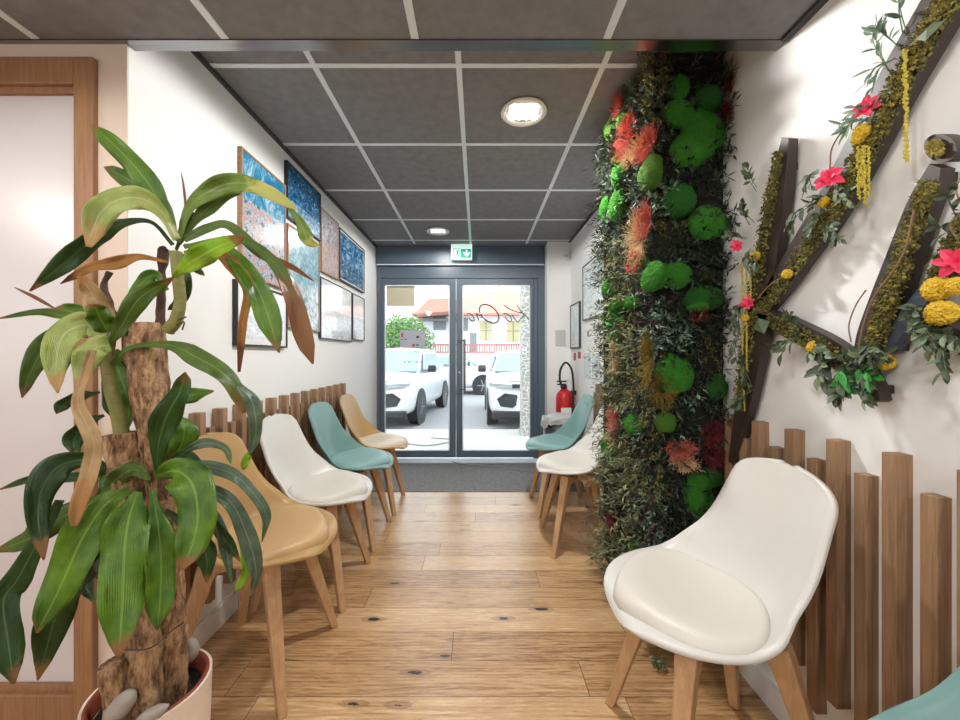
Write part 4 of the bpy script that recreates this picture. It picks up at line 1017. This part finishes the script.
for q in (((758,318),(-.05,-.5,-1),(-1,-.4,0),.058,.027),((915,40),(-.05,-1,-.05),(-1,-.4,.3),.05,.018)):
    m_ = MB(); m_.blade(on_right(q[0][0],q[0][1],AX-.03), Vector(q[1]), Vector(q[2]), q[3], q[4], .2); local(m_, K).build('round_leaf', 'eucalyptus', K)
for a in ((905,50,162,.006),(858,148,200,.006),(864,146,206,.006),(868,146,196,.005),(861,150,188,.005),(742,262,386,.005),(746,262,372,.005),(750,268,300,.005),(744,390,412,.004)): catkin(K, *a)
flower(K, 866,108,.034); flower(K, 829,178,.042); flower(K, 737,246,.028); flower(K, 748,303,.030)
bloom(K, 861,132,.016); bloom(K, 858,138,.013); bloom(K, 823,202,.013); bloom(K, 755,256,.014); bloom(K, 787,274,.013); bloom(K, 745,318,.012); bloom(K, 814,347,.016)
twig(K, [(830,168),(832,148),(845,128),(862,118)]); twig(K, [(758,298),(770,285),(785,276)], .0022); twig(K, [(880,95),(872,110),(868,125)])

I_ = empty('wall_letter', 'dark wooden letter i with round dot and moss covered stem', 'wall letter', (AX,.9,1.3))
c, A, B = strip_obj([(935,166,12),(928,184,19),(917,208,23),(900,255,26),(884,300,29),(870,338,28),(863,362,20)], I_)
moss_on(I_, A, B, .40, 1.12, .14, 1.0, 1100); moss_on(I_, A, B, .6, 1.0, .16, 1.0, 300, 'foliage_gold', name='golden_moss')
m_ = MB(); m_.prism([on_right(940+16*math.cos(t)-3*math.sin(t), 148+13.5*math.sin(t)+4*math.cos(t), AX) for t in [2*PI*k/24 for k in range(24)]], (.03,0,0)); p = on_right(940,148,AX); m_.box((AX+.02,p.y-.01,p.z-.01),(XR,p.y+.01,p.z+.01)); local(m_, I_).build('dot', 'art_wood', I_)
m_ = MB()
for i in range(150):
    a = rr.uniform(0,2*PI); q = rr.random()**.5; p = on_right(935+9*q*math.cos(a), 149+9*q*math.sin(a), AX-rr.uniform(0,.008)); m_.octa(p, .004)
o = local(m_, I_).build('dot_moss', 'foliage_gold', I_); o['kind'] = 'stuff'
eucal(I_, [(860,352,-6,18,3),(868,350,16,10,3),(875,360,-6,20,3)], .042, .012)
bloom(I_, 885,362,.017); bloom(I_, 851,364,.012)
twig(I_, [(914,210),(905,250),(890,275),(872,300),(862,330),(858,352)]); twig(I_, [(851,342),(849,325),(856,305),(866,290)], .0016)

N_ = empty('wall_letter', 'dark bluish wooden letter at the right edge, with big yellow blooms and pink flower', 'wall letter', (AX,.8,1.2))
c, A, B = strip_obj([(985,228,12),(955,258,13),(928,288,15),(905,318,15),(888,342,13),(880,352,6)], N_, 'art_blue_wood')
c, A4, B4 = strip_obj([(985,205,26),(966,232,26),(950,262,24),(938,290,20)], N_)
moss_on(N_, A4, B4, .0, 1.0, .0, 1.0, 500)
c, A5, B5 = strip_obj([(932,318,10),(945,332,16),(965,342,18),(985,352,16)], N_)
moss_on(N_, A5, B5, .0, .5, .0, 1.0, 150)
bloom(N_, 937,289,.022); bloom(N_, 941,313,.023); bloom(N_, 957,286,.016)
flower(N_, 957,262,.038); 
eucal(N_, [(930,308,-14,16,4),(935,320,-2,30,4),(950,330,-4,44,4),(945,330,16,20,4),(957,240,-20,-8,1),(958,220,0,-34,1)], .034, .010)
twig(N_, [(958,240),(950,225),(962,210),(956,190),(962,175)], .0014)

# small scrap of moss on the floor
m_ = MB(); c0 = Vector(((659-CX)*1.425/F,1.425,.016))
for i in range(160):
    d = Vector((rr.gauss(0,1), rr.gauss(0,1), rr.gauss(0,1))).normalized(); p = c0+Vector((d.x*.022,d.y*.022,d.z*.013)); p.z = max(p.z,.004)
    if rr.random() < .5: m_.octa(p, .004)
    else: m_.blade(p, Vector((d.x, d.y, abs(d.z)+.1)), Vector((0,0,1)), .012, .003)
tag(m_.build('moss_scrap', 'foliage_light'), 'small tuft of fallen moss on the floor beneath the white chair', 'moss')

# ------------------------------------------------------------------ outside
gz = -.2
struct('ground_pavement', MB().prism([Vector((-9,4.4,-.5)),Vector((-9,4.4,-.02)),Vector((-9,6.7,-.12)),Vector((-9,6.7,-.5))], (18,0,0)), 'pavement')
struct('ground_street', MB().box((-40,6.7,-.5),(40,40,gz)), 'asphalt')
tag(MB().box((.69,6.0,-.12),(.83,6.28,3.2)).box((.67,5.97,-.12),(.85,6.3,-.02)).build('stone_pillar', 'stone_masonry'), 'narrow grey stone pillar outside the right door leaf', 'pillar')
hs_pts = [Vector((x, y, -.085+.0)) for x, y in ((-1.0,5.3),(-.7,5.15),(-.45,5.35),(-.35,5.6),(-.7,5.75))]
for v in hs_pts: v.z = -.02-.1*(v.y-4.4)/2.3+.012
tag(MB().tube(catmull(hs_pts, 24), .008, 6).build('hose', 'cord_grey', smooth=True), 'thin pale hose lying on the pavement outside the left door leaf', 'hose')
def wheel(par, x, y, r=.33, w=.22, s=1):
    o = MB().lathe([(r*.62,-w/2),(r*.93,-w/2),(r,-w/2+.03),(r,w/2-.03),(r*.93,w/2),(r*.62,w/2)], (x,y,r), 28, 'x').build('wheel', 'tyre', par, smooth=False)
    m_ = MB().lathe([(0,-w/2-.004),(r*.16,-w/2-.004),(r*.16,-w/2+.03),(0,-w/2+.03)], (x,y,r), 16, 'x') if 0 else MB()
    for k in range(5):
        a = 2*PI*k/5; d = Vector((0, math.cos(a), math.sin(a)))
        m_.tube([Vector((x+s*(w/2-.02),y,r)), Vector((x+s*(w/2-.02),y,r))+d*r*.62], .04, 6)
    m_.lathe([(r*.55,-.03),(r*.64,-.03),(r*.64,.03),(r*.55,.03)], (x+s*(w/2-.03),y,r), 24, 'x'); m_.build('rim', 'rim_metal', o)
def car(name, label, loc, rz, Lc=4.2, Wc=1.8, Hc=1.55, suv=True, kind=0):
    o = empty(name, label, 'car', loc, rz, 'white parked cars outside'); hw = Wc/2
    # stations along the length (front at y=0): y, bottom, belt/bonnet height, half width
    st_ = [(0,.30,.62,.74),(.05,.24,.80,.90),(.25,.22,.93,.97),(.7,.22,.99,1),(1.15,.22,1.05,1),(1.9,.22,1.02,1),(2.8,.22,1.03,1),(3.5,.22,1.05,.99),(Lc-.2,.26,1.02,.95),(Lc,.35,.85,.85)]
    m_ = MB()
    for y, b, t, k in st_:
        w_ = hw*k; sec = [(-w_*.86,b),(-w_,b+.12),(-w_,(b+t)/2),(-w_*.97,t-.1),(-w_*.86,t),(0,t+.03),(w_*.86,t),(w_*.97,t-.1),(w_,(b+t)/2),(w_,b+.12),(w_*.86,b),(0,b)]
        for x, z in sec: m_.v.append(Vector((x, y, z)))
    n = 12
    for i in range(len(st_)-1):
        for q in range(n): m_.f.append([i*n+q, i*n+(q+1)%n, (i+1)*n+(q+1)%n, (i+1)*n+q])
    m_.f.append(list(range(n))); m_.f.append([(len(st_)-1)*n+q for q in range(n)])
    b_ = m_.build('body', 'car_white', o, smooth=True); sb = b_.modifiers.new('s','SUBSURF'); sb.levels = 1; sb.render_levels = 2
    # cabin
    cb = [(1.02,1.0,.88,.86),(1.75,Hc-.05,.70,.72),(2.4,Hc,.70,.72),(3.3,Hc-.03,.69,.72),(Lc-.15,1.05,.86,.8)]
    m_ = MB()
    for y, t, kb, kt in cb:
        for x, z in ((-hw*kb,1.0),(-hw*(kt+.04),(1.0+t)/2+.03),(-hw*kt,t-.02),(0,t+.02),(hw*kt,t-.02),(hw*(kt+.04),(1.0+t)/2+.03),(hw*kb,1.0)): m_.v.append(Vector((x, y, z if t > 1.1 else min(z, t))))
    for i in range(len(cb)-1):
        for q in range(6): m_.f.append([i*7+q, i*7+q+1, (i+1)*7+q+1, (i+1)*7+q])
    m_.f.append([0,1,2,3,4,5,6]); m_.f.append([28+q for q in range(7)])
    m_.build('cabin', 'car_white', o)
    m_ = MB().prism([Vector((-hw*.82,1.06,1.02)),Vector((hw*.82,1.06,1.02)),Vector((hw*.70,1.72,Hc-.09)),Vector((-hw*.70,1.72,Hc-.09))], (0,-.05,.03)); m_.build('windscreen', 'car_glass', o)
    for s in (-1,1):
        m_ = MB().prism([Vector((s*hw*.90,1.35,1.07)),Vector((s*hw*.90,3.55,1.07)),Vector((s*hw*.745,3.2,Hc-.13)),Vector((s*hw*.745,1.85,Hc-.13))], (s*.03,0,.005)); m_.build('side_window', 'car_glass', o)
        m_ = MB().box((s*hw*1.02-.03*0,1.28,1.02),(s*(hw+.19),1.36,1.17)); m_.build('wing_mirror', 'car_black' , o, bevel=.03)
        wheel(o, s*(hw-.11), .82, s=s); wheel(o, s*(hw-.11), Lc-.8, s=s)
        m_ = MB().lathe([(.30,-.01),(.385,-.01),(.385,.012),(.30,.012)], (s*(hw+.0),.82,.33), 28, 'x').lathe([(.30,-.01),(.385,-.01),(.385,.012),(.30,.012)], (s*(hw+.0),Lc-.8,.33), 28, 'x'); m_.build('arch_lining', 'car_black', o)
        # head lamps: slim strip above, dark pod below
        m_ = MB().prism([Vector((s*.45,-.03,.77)),Vector((s*.84,.10,.80)),Vector((s*.86,.12,.865)),Vector((s*.45,.0,.84))], (0,.05,0)); m_.build('headlight', 'headlight_glass', o)
        m_ = MB().prism([Vector((s*(.50+.22*math.cos(t)),-.02+.04*abs(math.cos(t)),.55+.14*math.sin(t))) for t in [2*PI*k/6+.2 for k in range(6)]], (0,.12,0)); m_.build('lamp_pod', 'car_black', o)
    MB().box((-.44,-.035,.78),(.44,.03,.85)).build('grille', 'car_black', o, bevel=.01)
    MB().box((-.50,-.03,.885),(.50,.08,.905)).build('bonnet_trim', 'rim_metal', o)
    MB().box((-.80,-.02,.22),(.80,.15,.36)).build('bumper_skirt', 'car_black', o, bevel=.03)
    MB().box((-.26,-.045,.42),(.26,-.02,.53)).build('number_plate', 'white_plastic', o)
    return o
c1 = car('parked_car', 'white off-road car parked nose in, seen through the left door glass', (-2.12,7.0,gz), -.10)
c2 = car('parked_car', 'white car parked nose in, seen through the right door glass beside the stone pillar', (1.06,6.95,gz), .0, 3.75, 1.74, 1.5)
c3 = car('parked_car', 'white car standing sideways across the street behind the parked cars', (1.0,14.2,gz), HALF, 4.2, 1.75, 1.45)
# house across the street
hy = 24; k = hy/F
def hp(px, py, y=hy): return at(px, py, y)
ho = empty('house', 'white two storey house with red tiled roof across the street', 'house', (3,hy,gz))
x0, x1, x2 = hp(419,0).x, hp(438,0).x, 7.0; ez = hp(0,312).z
local(MB().box((x0,hy+1,gz),(x2,hy+8,ez)), ho).build('wall', 'house_wall', ho)
local(MB().box((x0-.5,hy+.2,ez-.5),(x1+1.4,hy+1.2,ez-.4)), ho).build('balcony_roof', 'house_grey', ho)
rg = hp(0,290,28).z
m_ = MB(); e0, e1 = x0-.6, x2+.6; ya, yb = hy+.4, hy+8.6
m_.v += [Vector((e0,ya,ez)),Vector((e1,ya,ez)),Vector((e1,yb,ez)),Vector((e0,yb,ez)),Vector((hp(490,0,28).x,28.4,rg)),Vector((hp(500,0,28).x+1,28.4,rg-.05)),Vector((e0,ya,ez-.12)),Vector((e1,ya,ez-.12)),Vector((e1,yb,ez-.12)),Vector((e0,yb,ez-.12))]
m_.f += [[0,1,5,4],[1,2,5],[2,3,4,5],[3,0,4],[6,7,8,9],[0,1,7,6],[1,2,8,7],[2,3,9,8],[3,0,6,9]]
local(m_, ho).build('roof', 'roof_tile', ho)
# small gable wing on the left
gx0, gx1 = hp(415,0,23).x, hp(452,0,23).x
m_ = MB(); zt = hp(0,300,23).z; zb = hp(0,312,23).z
m_.v += [Vector((gx0,22.4,zb-.2)),Vector((gx1,22.4,zb)),Vector((gx1,24.8,zb)),Vector((gx0,24.8,zb-.2)),Vector((hp(430,0,23).x,22.4,zt)),Vector((gx1,22.4,zt)),Vector((gx1,24.8,zt)),Vector((hp(430,0,23).x,24.8,zt))]
m_.f += [[0,1,5,4],[3,2,6,7],[0,4,7,3],[1,2,6,5],[4,5,6,7],[0,3,2,1]]
local(m_, ho).build('wing_roof', 'roof_tile', ho)
for (a, b, c_, d, mt, nm) in ((480,321,492,340,'shutter_beige','shutter'),(507,321,519.5,341,'shutter_beige','shutter'),(462,318,468,331,'house_grey','window'),(470,333,476.5,352,'house_grey','front_door'),(433.5,316,446,330,'house_grey','window')):
    p, q = hp(a,b,hy+.95), hp(c_,d,hy+.95); local(MB().box((p.x,hy+.9,q.z),(q.x,hy+1.02,p.z)), ho).build(nm, mt, ho)
    if nm == 'shutter': xm = (p.x+q.x)/2; local(MB().box((xm-.03,hy+.87,q.z),(xm+.03,hy+.91,p.z)).box((p.x,hy+.87,(p.z+q.z)/2-.02),(q.x,hy+.9,(p.z+q.z)/2+.02)), ho).build('shutter_bar', 'house_grey', ho)
fy = 21; fn = empty('garden_fence', 'low white garden wall with red picket railing in front of the house', 'fence', (0,fy,gz))
za, zb, zc = at(0,353,fy).z, at(0,344,fy).z, gz
local(MB().box((at(430,0,fy).x,fy,gz),(6,fy+.2,za)), fn).build('wall', 'fence_wall', fn)
local(MB().box((at(430,0,fy).x,fy+.06,zb-.08),(6,fy+.14,zb)).box((at(430,0,fy).x,fy+.06,za),(6,fy+.14,za+.08)), fn).build('rail', 'fence_red', fn)
px = at(430,0,fy).x; i = 0
while px < 5.8 and i < 95:
    if i % 1 == 0: local(MB().box((px,fy+.07,za),(px+.06,fy+.12,zb)), fn).build('picket', 'fence_red', fn)
    px += .135; i += 1
# tree
tr = empty('street_tree', 'leafy green tree beyond the left parked car', 'tree', (-3.9,18.5,gz))
local(MB().tube([(-3.9,18.5,gz),(-3.85,18.5,1.2),(-3.8,18.5,2.4)], [.16,.12,.08], 10), tr).build('trunk', 'tree_bark', tr)
m_ = MB(); r5 = random.Random(3)
for i in range(9000):
    d = Vector((r5.gauss(0,1), r5.gauss(0,1), r5.gauss(0,1))).normalized()*(.55+.45*r5.random()); lob = 1+.22*noise.noise(d*2.2)
    p = Vector((-3.7,18.5,1.7))+Vector((d.x*1.55*lob, d.y*1.4*lob, d.z*1.55*lob))
    if p.z < .3: continue
    m_.blade(p, Vector((r5.uniform(-1,1), r5.uniform(-1,1), r5.uniform(-1,.5))), d, .12, .05)
o = local(m_, tr).build('crown', 'leaves_tree', tr); o['kind'] = 'stuff'

# ------------------------------------------------------------------ sky, camera
w = bpy.data.worlds.new('World'); SC.world = w; w.use_nodes = True; nt = w.node_tree; bg = nt.nodes['Background']
tc = nt.nodes.new('ShaderNodeTexCoord'); nz = nt.nodes.new('ShaderNodeTexNoise'); nz.inputs['Scale'].default_value = 3.5; nz.inputs['Detail'].default_value = 5
rp = nt.nodes.new('ShaderNodeValToRGB'); rp.color_ramp.elements[0].position = .4; rp.color_ramp.elements[0].color = (.74,.87,.96,1); rp.color_ramp.elements[1].position = .62; rp.color_ramp.elements[1].color = (1,1,1,1)
nt.links.new(tc.outputs['Generated'], nz.inputs['Vector']); nt.links.new(nz.outputs['Fac'], rp.inputs[0]); nt.links.new(rp.outputs[0], bg.inputs[0]); bg.inputs[1].default_value = 1.7
cam = bpy.data.cameras.new('Camera'); co = bpy.data.objects.new('Camera', cam); C.objects.link(co); SC.camera = co
co.location = (0,0,EYE); co.rotation_euler = (PI/2,0,0); cam.sensor_width = 36; cam.lens = F/960*36; cam.clip_start = .02
cam.shift_x = (480-CX)/960; cam.shift_y = -(360-CY)/960
vs = SC.view_settings; vs.view_transform = 'Standard'; vs.look = 'None'; vs.gamma = 1; vs.use_curve_mapping = False; vs.exposure = .85
SC.cycles.max_bounces = 10; SC.cycles.transparent_max_bounces = 12; SC.cycles.caustics_reflective = False; SC.cycles.caustics_refractive = False
SC.cycles.use_denoising = True
